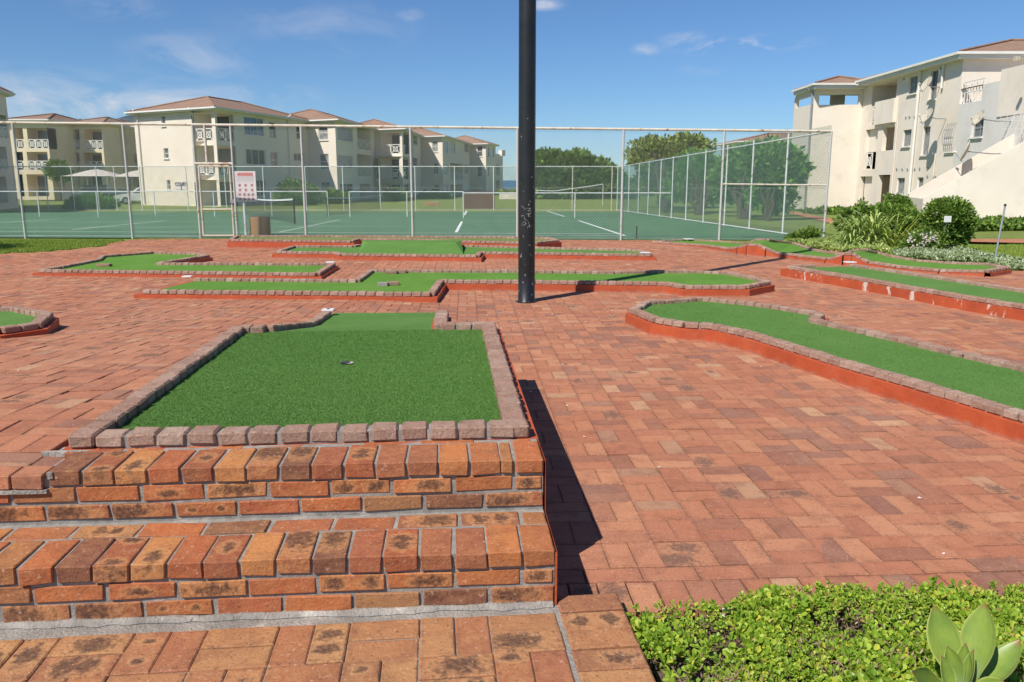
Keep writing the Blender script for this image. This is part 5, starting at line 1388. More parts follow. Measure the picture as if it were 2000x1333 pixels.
for (x0, x1, y0, y1) in ((1678, 1701, 352, 411), (1688, 1712, 260, 331), (1713, 1736, 352, 411), (1723, 1746, 256, 294)):
    r = wB.rect(x0, x1, y0, y1); dq = 1.76 if x0 != 1723 else 1.56; db = MB(); db.quad(wB.P(r[0]-2.55, r[2]+.02, dq), wB.P(r[1]-.02, r[2]+.02, dq), wB.P(r[1]-.02, r[3]-.02, dq), wB.P(r[0]-2.55, r[3]-.02, dq)); db.quad(wB.P(r[0]-2.55, r[2]+.02, .3), wB.P(r[0]-2.55, r[2]+.02, dq), wB.P(r[0]-2.55, r[3]-.02, dq), wB.P(r[0]-2.55, r[3]-.02, .3)); db.build('passage_shade_panel', M['recess_dark'], rb)  # dark panels over the passage back and far jamb, painted shade
wB2.window(wB2.rect(1850, 1866, 238, 296), rb, panes=1, m='glass', d=.18, fr='steel', rows=1)
wB2.window(wB2.rect(1897, 1920, 232, 268), rb, panes=2, m='glass', d=.18, fr='steel', rows=1)
rr_ = wB2.rect(1876, 1919, 158, 200)
wB2.hole(rr_, .22)
for wobj, nm in ((wA, 0), (wE, 0)): wobj.build(rm)
wB.build(rm); gy_ = MB(); wB2.build(gy_)
# lattice of the parapet opening and its swirled bars
lb = MB()
for k in range(9):
    u = rr_[0] + (rr_[1]-rr_[0])*k/8; lb.tube(wB2.P(u, rr_[2], .1), wB2.P(u, rr_[3], .1), .018, 5)
for k in range(3):
    z = rr_[2] + (rr_[3]-rr_[2])*k/2; lb.tube(wB2.P(rr_[0], z, .1), wB2.P(rr_[1], z, .1), .022, 5)
for k in range(8):
    c = wB2.P(rr_[0] + (rr_[1]-rr_[0])*(k+.5)/8, (rr_[2]*.5+rr_[3]*.5) + (.2 if k % 2 else -.2), .1)
    lb.path([c + wB2.X*(.13*math.cos(t*.7)) + UZ*(.2*math.sin(t*.7)) for t in range(10)], .015, 4)
lb.build('security_bars', M['trim'], rb)
wb3 = wB2.rect(1850, 1866, 240, 296)
bb = MB()                                                  # bellied burglar bars
for k in range(5):
    u = wb3[0] + (wb3[1]-wb3[0])*k/4; bb.path([wB2.P(u, wb3[2] + (wb3[3]-wb3[2])*t/8, -.03 - .22*math.sin(math.pi*t/8)) for t in range(9)], .012, 4)
for t in (2, 4, 6): bb.tube(wB2.P(wb3[0], wb3[2]+(wb3[3]-wb3[2])*t/8, -.22), wB2.P(wb3[1], wb3[2]+(wb3[3]-wb3[2])*t/8, -.22), .012, 4)
bb.build('security_bars', M['steel'], rb)
# parapet top, balcony floor, rear wall under the high roof
x8_ = 40
gy_.quad((B2[0], B2[1], 5.9), (B2[0]+.25, B2[1], 5.9), (B1[0]+.25, B1[1], 5.9), (B1[0], B1[1], 5.9))
rm.quad((B1[0], B1[1], RZ), (x8_, B1[1], RZ), (x8_, B1[1], RE-.05), (B1[0], B1[1], RE-.05))
rm.quad((B2[0], B2[1], 4.9), (x8_, B2[1], 4.9), (x8_, B1[1], 4.9), (B1[0], B1[1], 4.9))
blk = at(1958, 150, B2[1])
zt_, zb_ = PY(1975, 120, B2[1]).z, PY(1975, 220, B2[1]).z
rm.box(B2[0], B2[1]-.02, zb_, x8_, B2[1]+2.6, zt_)        # projecting cream box at the right edge
rm.quad((B2[0], B2[1]+.6, RZ), (x8_, B2[1]+.6, RZ), (x8_, B2[1]+.6, zb_+.05), (B2[0], B2[1]+.6, zb_+.05))
rm.build('wall', M['plaster_white'], rb); gy_.build('parapet_wall', M['plaster_grey'], rb)
vv = MB(); vb0 = PY(1990, 121, B2[1]-.1); vv.obox(vb0 + Vector((-.1, 0, .12)), (1,0,0), (0,1,0), (0,0,1), .10, .08, .09); vv.build('wall_vent', M['dish'], rb)
lt = MB()                                                  # white lattice under the projecting box
zl0 = PY(1975, 268, B2[1]).z; xl0 = at(1962, 250, B2[1])[0]
for k in range(30):
    x = xl0 + k*.14; lt.tube((x, B2[1]+.02, zl0), (x + (.25 if k % 2 else -.25), B2[1]+.02, zb_), .009, 4)
for k in range(4): z = zl0 + (zb_-zl0)*k/3; lt.tube((xl0-.1, B2[1]+.02, z), (xl0+4.8, B2[1]+.02, z), .01, 4)
lt.build('lattice', M['trim'], rb)
wB.pipe(1801, 142, 1779, 392, rb, r=.07); wB.pipe(1847, 124, 1847, 172, rb, r=.06); wE.pipe(1590, 180, 1580, 410, rb, r=.06, m='steel')
for (px0, y0, px1, y1) in ((1756, 230, 1748, 400), (1829, 300, 1824, 345)):
    a = wB.px(px0, y0); mb = MB(); mb.tube(wB.P(a[0], a[1], -.05), wB.P(a[0], wB.px(px1, y1)[1], -.05), .03, 6); mb.build('waste_pipe', M['plaster_white'], rb)
for (px, py) in [(1770, 255-25), (1777, 229), (1787, 229), (1752, 331), (1763, 331), (1773, 331), (1787, 331), (1797, 330), (1812, 330), (1766, 155), (1838, 134), (1812, 345), (1828, 346)]:
    a = wB.px(px, py); vm = MB(); vm.lathe(wB.P(a[0], a[1], 0), [(.001, .04), (.07, .04), (.08, 0)], 10, wB.X, UZ, wB.N); vm.build('wall_vent', M['steel'], rb)
# roofs: the high one, the gallery one, and the eave between
def slab_roof(pts, z, ridge, over, nm='roof'):
    pass
hip([(A1[0]+.1, A2[1]-.1), (A2[0]+.9, A2[1]-.1), (A2[0]+1.0, A2[1]+3.6), (A0[0]+.1, A2[1]+3.4)], RE + .08, .62, .35, rb, fascia=.32)
hip([(B1[0]-.05, B1[1]), (x8_, B1[1]), (x8_, B1[1]+11), (B1[0]-.05, B1[1]+11)], RE + .2, 1.45, .35, rb, fascia=.3)
fs = MB(); fs.box(B1[0]-.5, B1[1]+11, RE-.08, B1[0]+3, A2[1]+.6, RE+.14); fs.build('fascia', M['trim'], rb)
# columns of the open gallery corner
for (px) in (1557, 1590, 1688):
    pass
# small block roof seen through the gallery and above the tree (the next building)
q0 = at(1447, 285, 96); q1 = at(1545, 285, 96)
zz0 = PY(1500, 277, 96).z
ob_ = thing('apartment_building', 'roof corner of a farther building rising behind the bushy trees at the right', 'building', (q0[0], q0[1], -.7))
mb = MB(); wq = Wall(q0, q1, -.7, zz0-.1); hq = wq.rect(1455, 1500, 280, 300); wq.hole(hq, 1.5, True); wq.build(mb); mb.quad((q0[0], q0[1], -.7), (q0[0], q0[1]+9, -.7), (q0[0], q0[1]+9, zz0-.1), (q0[0], q0[1], zz0-.1)); mb.build('wall', M['plaster'], ob_)
hip([q0, (q1[0]+12, q1[1]), (q1[0]+12, q1[1]+9), (q0[0], q0[1]+9)], zz0+.05, 1.1, .5, ob_)
s0 = at(1607, 195, 62); s1_ = at(1662, 190, 57)
# outside stair: two sloping parapets with the flight between, end wall towards the plaza
st = thing('outdoor_staircase', 'cream rendered outside staircase with sloping parapet walls rising to the right', 'staircase', (17, 33.5, -.3))
SA = Vector(at(1799, 430, 33.4)); SB = Vector(at(2080, 430, 32.0)); SC = Vector(at(1770, 420, 37.6))
fw = Wall(SA, SB, -.5, 3); zlo = fw.px(1801, 388)[1]; zhi = fw.px(2000, 277)[1]; uh = fw.px(2000, 277)[0]
slope = (zhi - zlo)/uh; L = fw.L
def P3(p, z): return (p.x, p.y, z)
mb = MB(); dx = (SB - SA).normalized(); nb_ = Vector((SC - SA)); 
def par(p0, th_dir, th, lo, ln, z_add=0):
    a = p0; b = p0 + dx*ln; c = b + th_dir*th; d = a + th_dir*th
    za = lo; zb = lo + slope*ln
    mb.quad(P3(a, -.6), P3(b, -.6), P3(b, zb), P3(a, za)); mb.quad(P3(d, -.6), P3(c, -.6), P3(c, zb), P3(d, za))
    mb.quad(P3(a, za), P3(b, zb), P3(c, zb), P3(d, za)); mb.quad(P3(a, -.6), P3(d, -.6), P3(d, za), P3(a, za)); mb.quad(P3(b, -.6), P3(c, -.6), P3(c, zb), P3(b, zb))
td = nb_.normalized(); W_ = nb_.length
par(SA, td, .22, zlo, L)
par(SA + td*(W_-.22), td, .22, zlo + .12, L)
mb.quad(P3(SA + td*.22, -.6), P3(SA + td*(W_-.22), -.6), P3(SA + td*(W_-.22), zlo-.02), P3(SA + td*.22, zlo-.02))
mb.build('parapet', M['plaster_white'], st)
fl_ = MB(); k = 14
for i in range(k):
    u0 = L*i/k; u1_ = L*(i+1)/k; z = zlo - 1.0 + slope*u1_
    a = SA + dx*u0 + td*.22; b = SA + dx*u1_ + td*.22; c = b + td*(W_-.44); d = a + td*(W_-.44)
    fl_.quad(P3(a, z), P3(b, z), P3(c, z), P3(d, z)); fl_.quad(P3(a, z-slope*L/k), P3(a, z), P3(d, z), P3(d, z-slope*L/k))
fl_.build('flight', M['recess'], st)
hr = MB(); hr.tube(P3(SA + td*.4 + dx*.2, zlo-.05), P3(SA + td*.4 + dx*uh*.95, zlo-.05+slope*uh*.9), .03, 6); hr.build('handrail', M['wood'], st)
# dishes
def dish(px, py, D, r, aim, label, wall=None):
    c = PY(px, py, D); ax = Vector(aim).normalized(); t = thing('satellite_dish', label, 'satellite dish', c, 'satellite dishes on the right building')
    X = ax.orthogonal().normalized(); Y = ax.cross(X)
    mb = MB(); mb.lathe(c, [(r*k/8, .22*r*(k/8)**2) for k in range(1, 9)] + [(r*1.02, .22*r+.01), (r*1.0, .2*r-.02)] + [(r*k/8, .22*r*(k/8)**2 - .03) for k in (7, 5, 3, 1)], 26, X, Y, ax); mb.build('bowl', M['dish'], t, smooth=True)
    down = (Vector((0, 0, -1)) - ax*ax.dot(Vector((0, 0, -1)))).normalized()
    mb = MB(); tip = c + ax*(r*1.05) + down*(r*.35); mb.tube(c + down*r, tip, .015, 5); mb.build('feed_arm', M['steel'], t)
    mb = MB(); mb.tube(tip, tip - ax*.12, .035, 8); mb.build('receiver', M['trim'], t)
    xw = wB.a.x + .0; mb = MB(); q = Vector((B1[0] + .05, c.y + .1, c.z - .1)); mb.tube(c - ax*.03, (c.x + (q.x-c.x)*.5, c.y+.1, c.z-.1), .025, 6); mb.tube((c.x + (q.x-c.x)*.5, c.y+.1, c.z-.1), q, .025, 6); mb.build('bracket', M['steel'], t)
aimv = (-.88, .02, .48)
xB = B1[0]
def DY_on(px, off): return (xB - off)/((px-1000)/FPX)*.985
dish(1812, 228, 42.3, .42, aimv, 'weathered round satellite dish above the tall narrow window, left of the others')
dish(1811, 166, 43.3, .42, aimv, 'white satellite dish high on the wall beside the top window with blue glass')
dish(1913, 232, 36.6, .36, aimv, 'cream satellite dish partly covering the small upper window at the right')
dish(1889, 296, 36.2, .46, (-.80, .42, .30), 'large satellite dish seen edge on above the stair parapet')
# grey extension box behind the stair
ex0 = at(1895, 290, 36.4); ex1 = at(1960, 290, 35.9)

# ================================================================== PLANTS
def rvec(rng):
    z = rng.uniform(-1, 1); a = rng.uniform(0, 6.2832); s = math.sqrt(1-z*z); return Vector((s*math.cos(a), s*math.sin(a), z))
def leaf(mb, p, d, up, L, w_):
    """one pointed leaf, folded a little along its middle"""
    s = d.cross(up)
    if s.length < 1e-3: s = d.orthogonal()
    s.normalize(); n = s.cross(d)
    b = len(mb.v); m = p + d*(L*.5)
    mb.v += [tuple(p), tuple(m + s*w_ + n*w_*.3), tuple(p + d*L), tuple(m - s*w_ + n*w_*.3)]
    mb.f.append((b, b+1, b+2, b+3)); mb.m.append(mb.mi)
def crown(lobes, count, leafL, rng, shell=.55, clump=.28, per=26, lw=.32, droop=0, rough_=.55):
    """leaf clumps spread through several overlapping lobes (centre, radii)"""
    mb = MB(); tot = sum(r[0]*r[1] + r[1]*r[2] + r[0]*r[2] for c, r in lobes)
    for c, r in lobes:
        n = int(count*(r[0]*r[1] + r[1]*r[2] + r[0]*r[2])/tot/per)
        for _ in range(n):
            v = rvec(rng); rad = shell + (1-shell)*rng.random()**.5
            k = 1 + rough_*noise.noise(Vector((v.x*2.6 + c[0], v.y*2.6 + c[1], v.z*2.6 + c[2]))) + (.25*rng.random() if rng.random() < .1 else 0)
            q = Vector((c[0] + v.x*r[0]*rad*k, c[1] + v.y*r[1]*rad*k, c[2] + v.z*r[2]*rad*k))
            cr = clump*rng.uniform(.5, 1.25)
            for _ in range(per):
                e = rvec(rng); p = q + Vector((e.x, e.y, e.z*.7))*cr*rng.random()**.5
                d = (e + v*.7 + Vector((0, 0, .35-droop)) + rvec(rng)*.4).normalized()
                l = leafL*rng.uniform(.6, 1.3); leaf(mb, p, d, rvec(rng), l, l*lw)
    return mb
def limb(mb, p, q, r0, r1, rng, seg=5, wob=.08):
    pts = []; L = (q-p).length
    for i in range(seg+1):
        t = i/seg; o = rvec(rng)*L*wob*(math.sin(math.pi*t)); pts.append(p.lerp(q, t) + o)
    for i in range(seg): mb.tube(pts[i], pts[i+1], r0 + (r1-r0)*i/seg, 7, r0 + (r1-r0)*(i+1)/seg)
def tree(label, base, lobes, leafn, leafL, mat_, seed, trunks=3, tr=.16, group=None, cat='tree', name='tree', spread=.5, **k):
    rng = random.Random(seed); b = Vector(base); t = thing(name, label, cat, base, group)
    tm = MB()
    for i in range(trunks):
        c, r = lobes[i % len(lobes)]; foot = b + Vector((rng.uniform(-1, 1), rng.uniform(-1, 1), 0))*tr*1.4 - UZ*.1
        tgt = Vector(c) - UZ*r[2]*.2; fork = foot.lerp(tgt, .5) + rvec(rng)*.15
        limb(tm, foot, fork, tr, tr*.6, rng, 4)
        for j in range(4):
            c2, r2 = lobes[rng.randrange(len(lobes))]; e = Vector(c2) + Vector((rng.uniform(-.6, .6)*r2[0], rng.uniform(-.6, .6)*r2[1], rng.uniform(-.5, .4)*r2[2]))
            limb(tm, fork, e, tr*.5, tr*.12, rng, 4)
    tm.build('trunk', M['bark'], t)
    crown(lobes, leafn, leafL, rng, **k).build('crown', M[mat_], t)
    return t
def LB(px, py, D, rx, rz, ry=None):
    """lobe centred at a surveyed spot, radii in photo pixels"""
    c = PY(px, py, D); s = D/FPX*1.01; return ((c.x, c.y, c.z), (rx*s, (ry or rx)*s, rz*s))
# dense dark hedge-like grove beyond the courts
D = 100
tree('broad dark green dome shaped grove beyond the court just right of the black pole', G(1110, 388), [LB(1075, 345, D, 52, 42, 40), LB(1120, 342, D, 55, 40, 40), LB(1165, 352, D, 42, 32, 40), LB(1060, 322, D, 30, 18, 30), LB(1090, 318, D, 30, 16, 30), LB(1140, 326, D, 36, 17, 30), LB(1190, 362, D, 28, 24, 30), LB(1215, 372, D, 30, 18, 30), LB(1110, 368, D, 62, 18, 40)], 26000, .55, 'leaf_dark', 31, trunks=5, tr=.3, rough_=.2, shell=.72, clump=.6, per=20)
# large olive tree, upper canopy
D = 62
tree('tall olive green tree with umbrella crown showing above the side fence', G(1305, 415), [LB(1283, 297, D, 45, 24, 40), LB(1340, 292, D, 42, 22, 40), LB(1262, 312, D, 25, 17, 25), LB(1310, 318, D, 60, 24, 45), LB(1290, 350, D, 36, 32, 30), LB(1340, 345, D, 40, 34, 32), LB(1370, 318, D, 20, 18, 20)], 17000, .32, 'leaf_olive', 32, trunks=4, tr=.2, shell=.55, clump=.42, per=22, group='trees beyond the side fence')
D = 52
tree('dark green tree with twisted low trunks behind the middle of the side fence', G(1365, 420), [LB(1355, 345, D, 34, 36, 30), LB(1390, 350, D, 32, 38, 30), LB(1372, 325, D, 30, 22, 26), LB(1330, 370, D, 24, 20, 20)], 9500, .28, 'leaf_tree', 33, trunks=5, tr=.13, clump=.36, per=20, group='trees beyond the side fence')
D = 43.5
tree('bushy green tree with a cluster of leaning bare trunks left of the right building', G(1452, 428), [LB(1440, 340, D, 40, 34, 36), LB(1480, 330, D, 42, 38, 38), LB(1425, 365, D, 30, 24, 26), LB(1500, 362, D, 34, 30, 30), LB(1455, 310, D, 28, 18, 24), LB(1465, 378, D, 34, 20, 28)], 11500, .27, 'leaf_tree', 34, trunks=7, tr=.13, clump=.34, per=20, group='trees beyond the side fence')
D = 38
tree('small loose leaved tree standing nearest the right building wall', G(1500, 432), [LB(1515, 310, D, 36, 26, 30), LB(1545, 325, D, 24, 34, 26), LB(1480, 312, D, 30, 22, 26), LB(1505, 352, D, 36, 30, 30), LB(1490, 385, D, 26, 22, 20), LB(1520, 385, D, 28, 22, 20)], 9500, .24, 'leaf_tree', 35, trunks=5, tr=.07, clump=.30, per=18, group='trees beyond the side fence')
# far low scrub by the sea and beyond
scr = MB(); rng = random.Random(41)
lob = [LB(px, 383 + rng.uniform(-3, 2), 150, rng.uniform(10, 22), rng.uniform(4, 8), 20) for px in range(972, 1060, 9)]
lob += [LB(px, 378 + rng.uniform(-3, 3), 120, rng.uniform(12, 24), rng.uniform(8, 13), 20) for px in list(range(1200, 1300, 14))]
tag(crown(lob, 9000, .6, rng, clump=.5, per=14).build('coastal_scrub', M['leaf_olive'], loc=G(1015, 388)), 'low coastal scrub in the distance before the sea', 'scrub', kind='stuff')
# shrubs against the long building
def shrub(label, px, py, D, lobes, n, L_, m_, seed, name='shrub', group=None, **k):
    rng = random.Random(seed); b = PY(px, py, D); t = thing(name, label, 'shrub', (b.x, b.y, HF(b.x, b.y)), group)
    tm = MB()
    for i in range(5):
        c, r = lobes[i % len(lobes)]; limb(tm, Vector((b.x + rng.uniform(-.1, .1), b.y, HF(b.x, b.y)-.05)), Vector(c) + rvec(rng)*r[0]*.5, .03, .01, rng, 3)
    tm.build('stem', M['bark'], t); crown(lobes, n, L_, rng, **k).build('foliage', M[m_], t); return t
shrub('tall dark bush against the shaded building wall left of the lit bay', 585, 395, 70, [LB(575, 380, 70, 24, 24), LB(600, 384, 70, 18, 20), LB(560, 390, 70, 18, 14)], 5000, .3, 'leaf_dark', 51, shell=.5, clump=.35, per=16, group='bushes along the long building')
shrub('dark bush right of the lit bay of the long building', 652, 396, 76, [LB(648, 388, 76, 14, 14), LB(662, 392, 76, 14, 12)], 3000, .3, 'leaf_dark', 52, clump=.35, per=16, group='bushes along the long building')
shrub('dark bush beside the ground floor opening of the far bays', 770, 390, 88, [LB(770, 386, 88, 16, 14), LB(785, 388, 88, 12, 10)], 2500, .35, 'leaf_dark', 53, clump=.4, per=16, group='bushes along the long building')
shrub('low spreading bush in the far shade of the long building', 845, 388, 100, [LB(835, 388, 100, 16, 9), LB(860, 387, 100, 16, 9)], 2500, .4, 'leaf_dark', 54, clump=.4, per=16, group='bushes along the long building')
shrub('low green hedge bush on the lawn before the parked cars', 190, 408, 58, [LB(175, 398, 58, 22, 12), LB(200, 400, 58, 20, 12), LB(150, 404, 58, 20, 8)], 5000, .25, 'leaf_tree', 55, clump=.3, per=16)
shrub('dark round bush at the foot of the yellow building', 115, 345, 88, [LB(112, 333, 88, 14, 14), LB(124, 338, 88, 10, 10)], 1800, .35, 'leaf_dark', 56, clump=.4, per=14)
rk = MB()
for (px, py, s) in ((840, 401, .5), (850, 402, .35)):
    g = G(px, py); rk.brick(g + UZ*.1, (1, .1, 0), (-.1, 1, 0), UZ, s, s*.6, .16, .06, .05)
tag(rk.build('garden_stones', M['drum'], loc=G(845, 402)), 'pair of brown garden stones on the lawn before the far bays', 'stone', kind='stuff')

# flower bed on the right
def DB(px, py): g = G(px, py); return g.y
def low_bed(label, pts, n, L_, m_, seed, h=.16, name='ground_cover'):
    rng = random.Random(seed); mb = MB()
    W_ = [G(*p) for p in pts]; pl = [(p.x, p.y) for p in W_]; x0, x1 = min(p[0] for p in pl), max(p[0] for p in pl); y0, y1 = min(p[1] for p in pl), max(p[1] for p in pl); k = 0
    while k < n:
        x, y = rng.uniform(x0, x1), rng.uniform(y0, y1)
        if not inpoly(x, y, pl): k += .1; continue
        k += 1; hh = h*(.45 + .9*abs(noise.noise((x*1.1, y*1.1, 3)))) ; z = HF(x, y) + rng.uniform(.0, hh)
        c = Vector((x, y, z))
        for _ in range(6):
            d = (rvec(rng) + UZ*.8).normalized(); l = L_*rng.uniform(.6, 1.3); leaf(mb, c, d, rvec(rng), l, l*.33)
    return tag(mb.build(name, M[m_], loc=W_[0]), label, 'plants', kind='stuff')
low_bed('silvery grey green bedding plants spilling along the wavy green', [(1740, 498), (1760, 492), (1800, 492), (1830, 490), (1900, 496), (1990, 514), (2060, 530), (1975, 528), (1930, 515), (1850, 510), (1790, 505), (1755, 503)], 4200, .05, 'leaf_silver', 61, h=.12)
low_bed('bright green trailing plants at the left end of the flower bed', [(1530, 474), (1560, 471), (1640, 475), (1720, 484), (1745, 500), (1715, 491), (1665, 490), (1640, 493), (1600, 487)], 2600, .06, 'leaf_aloe', 62, h=.14)
Db = DB(1570, 474)
shrub('small dark rounded bush at the left end of the flower bed', 1580, 474, Db, [LB(1582, 461, Db, 16, 13), LB(1560, 466, Db, 16, 8), LB(1548, 467, Db, 9, 6)], 2600, .07, 'leaf_shrub', 63, clump=.1, per=14, group='bushes of the flower bed')
Db = DB(1700, 470)
shrub('wide dark bush behind the spiky plants in the flower bed', 1700, 470, Db+1.2, [LB(1690, 432, Db+1.2, 44, 26), LB(1735, 428, Db+1.2, 40, 24), LB(1780, 440, Db+1.2, 32, 26)], 9000, .10, 'leaf_shrub', 64, clump=.15, per=16, shell=.6, group='bushes of the flower bed')
shrub('dark bush leaning against the low end of the stair wall', 1755, 440, 33, [LB(1750, 402, 33, 22, 20), LB(1765, 415, 33, 16, 20), LB(1748, 425, 33, 18, 16)], 4500, .11, 'leaf_shrub', 65, clump=.17, per=16, shell=.6, group='bushes of the flower bed')
Dt = DB(1845, 492)
shrub('clipped round topped bush on the right of the flower bed with a small white plate', 1845, 492, Dt, [LB(1852, 420, Dt, 39, 27), LB(1866, 446, Dt, 27, 30), LB(1838, 455, Dt, 26, 24), LB(1850, 480, Dt, 22, 16)], 11000, .075, 'leaf_shrub', 66, clump=.11, per=16, shell=.75, rough_=.15, group='bushes of the flower bed', name='topiary_bush')
shrub('loose bush with pale blossoms left of the clipped bush', 1808, 490, Dt-.2, [LB(1800, 478, Dt-.2, 30, 20), LB(1822, 470, Dt-.2, 22, 20), LB(1780, 484, Dt-.2, 18, 12)], 4600, .07, 'leaf_shrub', 67, clump=.12, per=14, group='bushes of the flower bed')
rng = random.Random(70); fl = MB()
for _ in range(70):
    px, py = rng.uniform(1775, 1835), rng.uniform(455, 492); c = PY(px, py, Dt - .55)
    for k in range(4): leaf(fl, c, (rvec(rng) + Vector((0, -.5, .3))).normalized(), rvec(rng), .045, .018)
tag(fl.build('blossom', M['petal'], loc=(PY(1805, 492, Dt-.5))), 'pale pink blossoms scattered over the loose bush', 'flowers', kind='stuff')
c = PY(1851, 428.5, Dt-.62); pl_ = thing('bed_marker', 'small white square plate on a thin stake in front of the clipped bush', 'marker', G(1838, 490))
mb = MB(); mb.brick(c, (1, 0, 0), (0, 1, 0), UZ, .075, .008, .065, .003); mb.build('plate', M['tile_white'], pl_)
mb = MB(); mb.tube(c - UZ*.06 - Vector((0, -.012, 0)), G(1832, 492) , .008, 6); mb.build('stake', M['trim'], pl_)
def strap(label, px, py, D, n, L_, w_, m_, seed, arch=.6, name='aloe', lift=1.0, spread=.12, up=.5):
    """rosette of arching strap leaves"""
    rng = random.Random(seed); b = PY(px, py, D); mb = MB(); b.z = HF(b.x, b.y)
    for _ in range(n):
        a = rng.uniform(0, 6.283); el = rng.uniform(.25, 1.35)**up; d = Vector((math.cos(a)*math.cos(el), math.sin(a)*math.cos(el), math.sin(el))); l = L_*rng.uniform(.6, 1.1)
        p = b + Vector((math.cos(a), math.sin(a), 0))*spread*rng.random() + UZ*rng.uniform(.0, .35)*lift; s = Vector((-math.sin(a), math.cos(a), 0)); bb_ = len(mb.v); K = 6
        for i in range(K+1):
            t = i/K; ww = w_*(1 - t**2.2) + .001; mb.v += [tuple(p - s*ww), tuple(p + s*ww)]
            p = p + d*(l/K); d = (d - UZ*arch*.32*(1+t)).normalized()
        for i in range(K): mb.f.append((bb_+2*i, bb_+2*i+1, bb_+2*i+3, bb_+2*i+2)); mb.m.append(0)
    t = thing(name, label, 'plant', b, 'spiky plants of the flower bed'); mb.build('leaves', M[m_], t); return t
Da = DB(1690, 484)
strap('arching green aloe clump at the left of the spiky plants', 1670, 484, Da+.4, 120, .62, .022, 'leaf_aloe', 71, arch=.8, lift=1.6, spread=.45)
strap('arching green aloe clump in the middle of the spiky plants', 1705, 486, Da+.1, 130, .62, .022, 'leaf_aloe', 72, arch=.8, lift=1.8, spread=.45)
strap('pale arching aloe clump lower down before the dark bush', 1660, 488, Da-.2, 60, .45, .02, 'leaf_aloe', 73, arch=.9, lift=.6, spread=.3)
strap('upright yellow green strap leaved plant right of the aloes', 1742, 490, Da-.1, 46, .95, .018, 'leaf_yellow', 74, arch=.12, lift=.2, spread=.12, up=.28)
strap('low broad leaved green plant between the yellow plant and the blossoming bush', 1785, 488, Da, 40, .5, .03, 'leaf_aloe', 75, arch=.5, lift=.6, spread=.2)
# thin leaning steel stake at the right
g = G(1941, 514); tpz = PY(1963, 403, g.y+.1); mb = MB(); pst = thing('leaning_pole', 'thin leaning steel pole standing at the right end of the flower bed', 'pole', g)
mb.tube(g - UZ*.1, tpz, .017, 10); mb.build('shaft', M['steel'], pst); mb = MB(); mb.tube(tpz, tpz + UZ*.04, .022, 10); mb.build('cap', M['net'], pst)
# hedge strip at the foot of the stair, low plants along the right building
low_bed('low green hedge strip along the foot of the stair wall', [(1890, 447), (1960, 441), (2080, 441), (2080, 450), (1960, 451), (1888, 453)], 2600, .12, 'leaf_shrub', 76, h=.38, name='hedge_strip')
low_bed('low green plants along the foot of the right building', [(1560, 417), (1690, 411), (1790, 413), (1780, 420), (1640, 420)], 2200, .16, 'leaf_shrub', 77, h=.4, name='hedge_strip')
# brick footpaths through the right lawn
for pts, lab in (([(1880, 467), (2100, 467), (2100, 477), (1870, 472)], 0), ([(1535, 415), (1545, 413), (1660, 434), (1800, 452), (1780, 455), (1640, 441)], 1)):
    mb = MB(); P_ = [G(*p, .012) for p in pts]; mb.poly(P_); structure(mb, 'footpath', M['paver'])
# tree just outside the left edge, whose shadow falls on the lawn corner
tree('leafy tree by the lawn just outside the left edge, shading its corner', (-15.2, 16.6, 0), [((-15.2, 16.6, 3.2), (1.5, 1.3, 1.1)), ((-14.4, 16.2, 3.0), (1.0, 1.0, .8))], 5000, .16, 'leaf_tree', 36, trunks=2, tr=.1, clump=.3, per=18)
# lawn blades on the two nearest bits of grass
def lawn(pts, n, seed, h=.05):
    rng = random.Random(seed); W_ = [G(*p) for p in pts]; pl = [(p.x, p.y) for p in W_]; x0, x1 = min(p[0] for p in pl), max(p[0] for p in pl); y0, y1 = min(p[1] for p in pl), max(p[1] for p in pl); k = 0; mb = MB()
    while k < n:
        x, y = rng.uniform(x0, x1), rng.uniform(y0, y1)
        if not inpoly(x, y, pl): k += .1; continue
        k += 1; z = HF(x, y) - .05; a = rng.uniform(0, 3.14); r = .012; b = len(mb.v)
        mb.v += [(x-math.cos(a)*r, y-math.sin(a)*r, z), (x+math.cos(a)*r, y+math.sin(a)*r, z), (x+rng.gauss(0, .02), y+rng.gauss(0, .02), z+.05+h*rng.uniform(.3, 1))]; mb.f.append((b, b+1, b+2)); mb.m.append(0)
    return mb
lw = lawn([(-60, 469), (246, 469), (200, 480), (130, 488), (60, 493), (-60, 496)], 34000, 80); 
l2 = lawn([(1890, 480), (2060, 478), (2080, 530), (1990, 515), (1900, 492)], 16000, 81)
lw.add(l2.v, l2.f); l3 = lawn([(262, 466), (262, 469), (520, 467.5), (1100, 467.5), (1290, 471), (1500, 480), (1600, 476), (1600, 470)], 9000, 82, h=.04); lw.add(l3.v, l3.f)
tag(lw.build('lawn_grass', M['grass_blade'], loc=G(100, 480)), 'short sunlit lawn grass bordering the brick plaza', 'grass', kind='stuff')

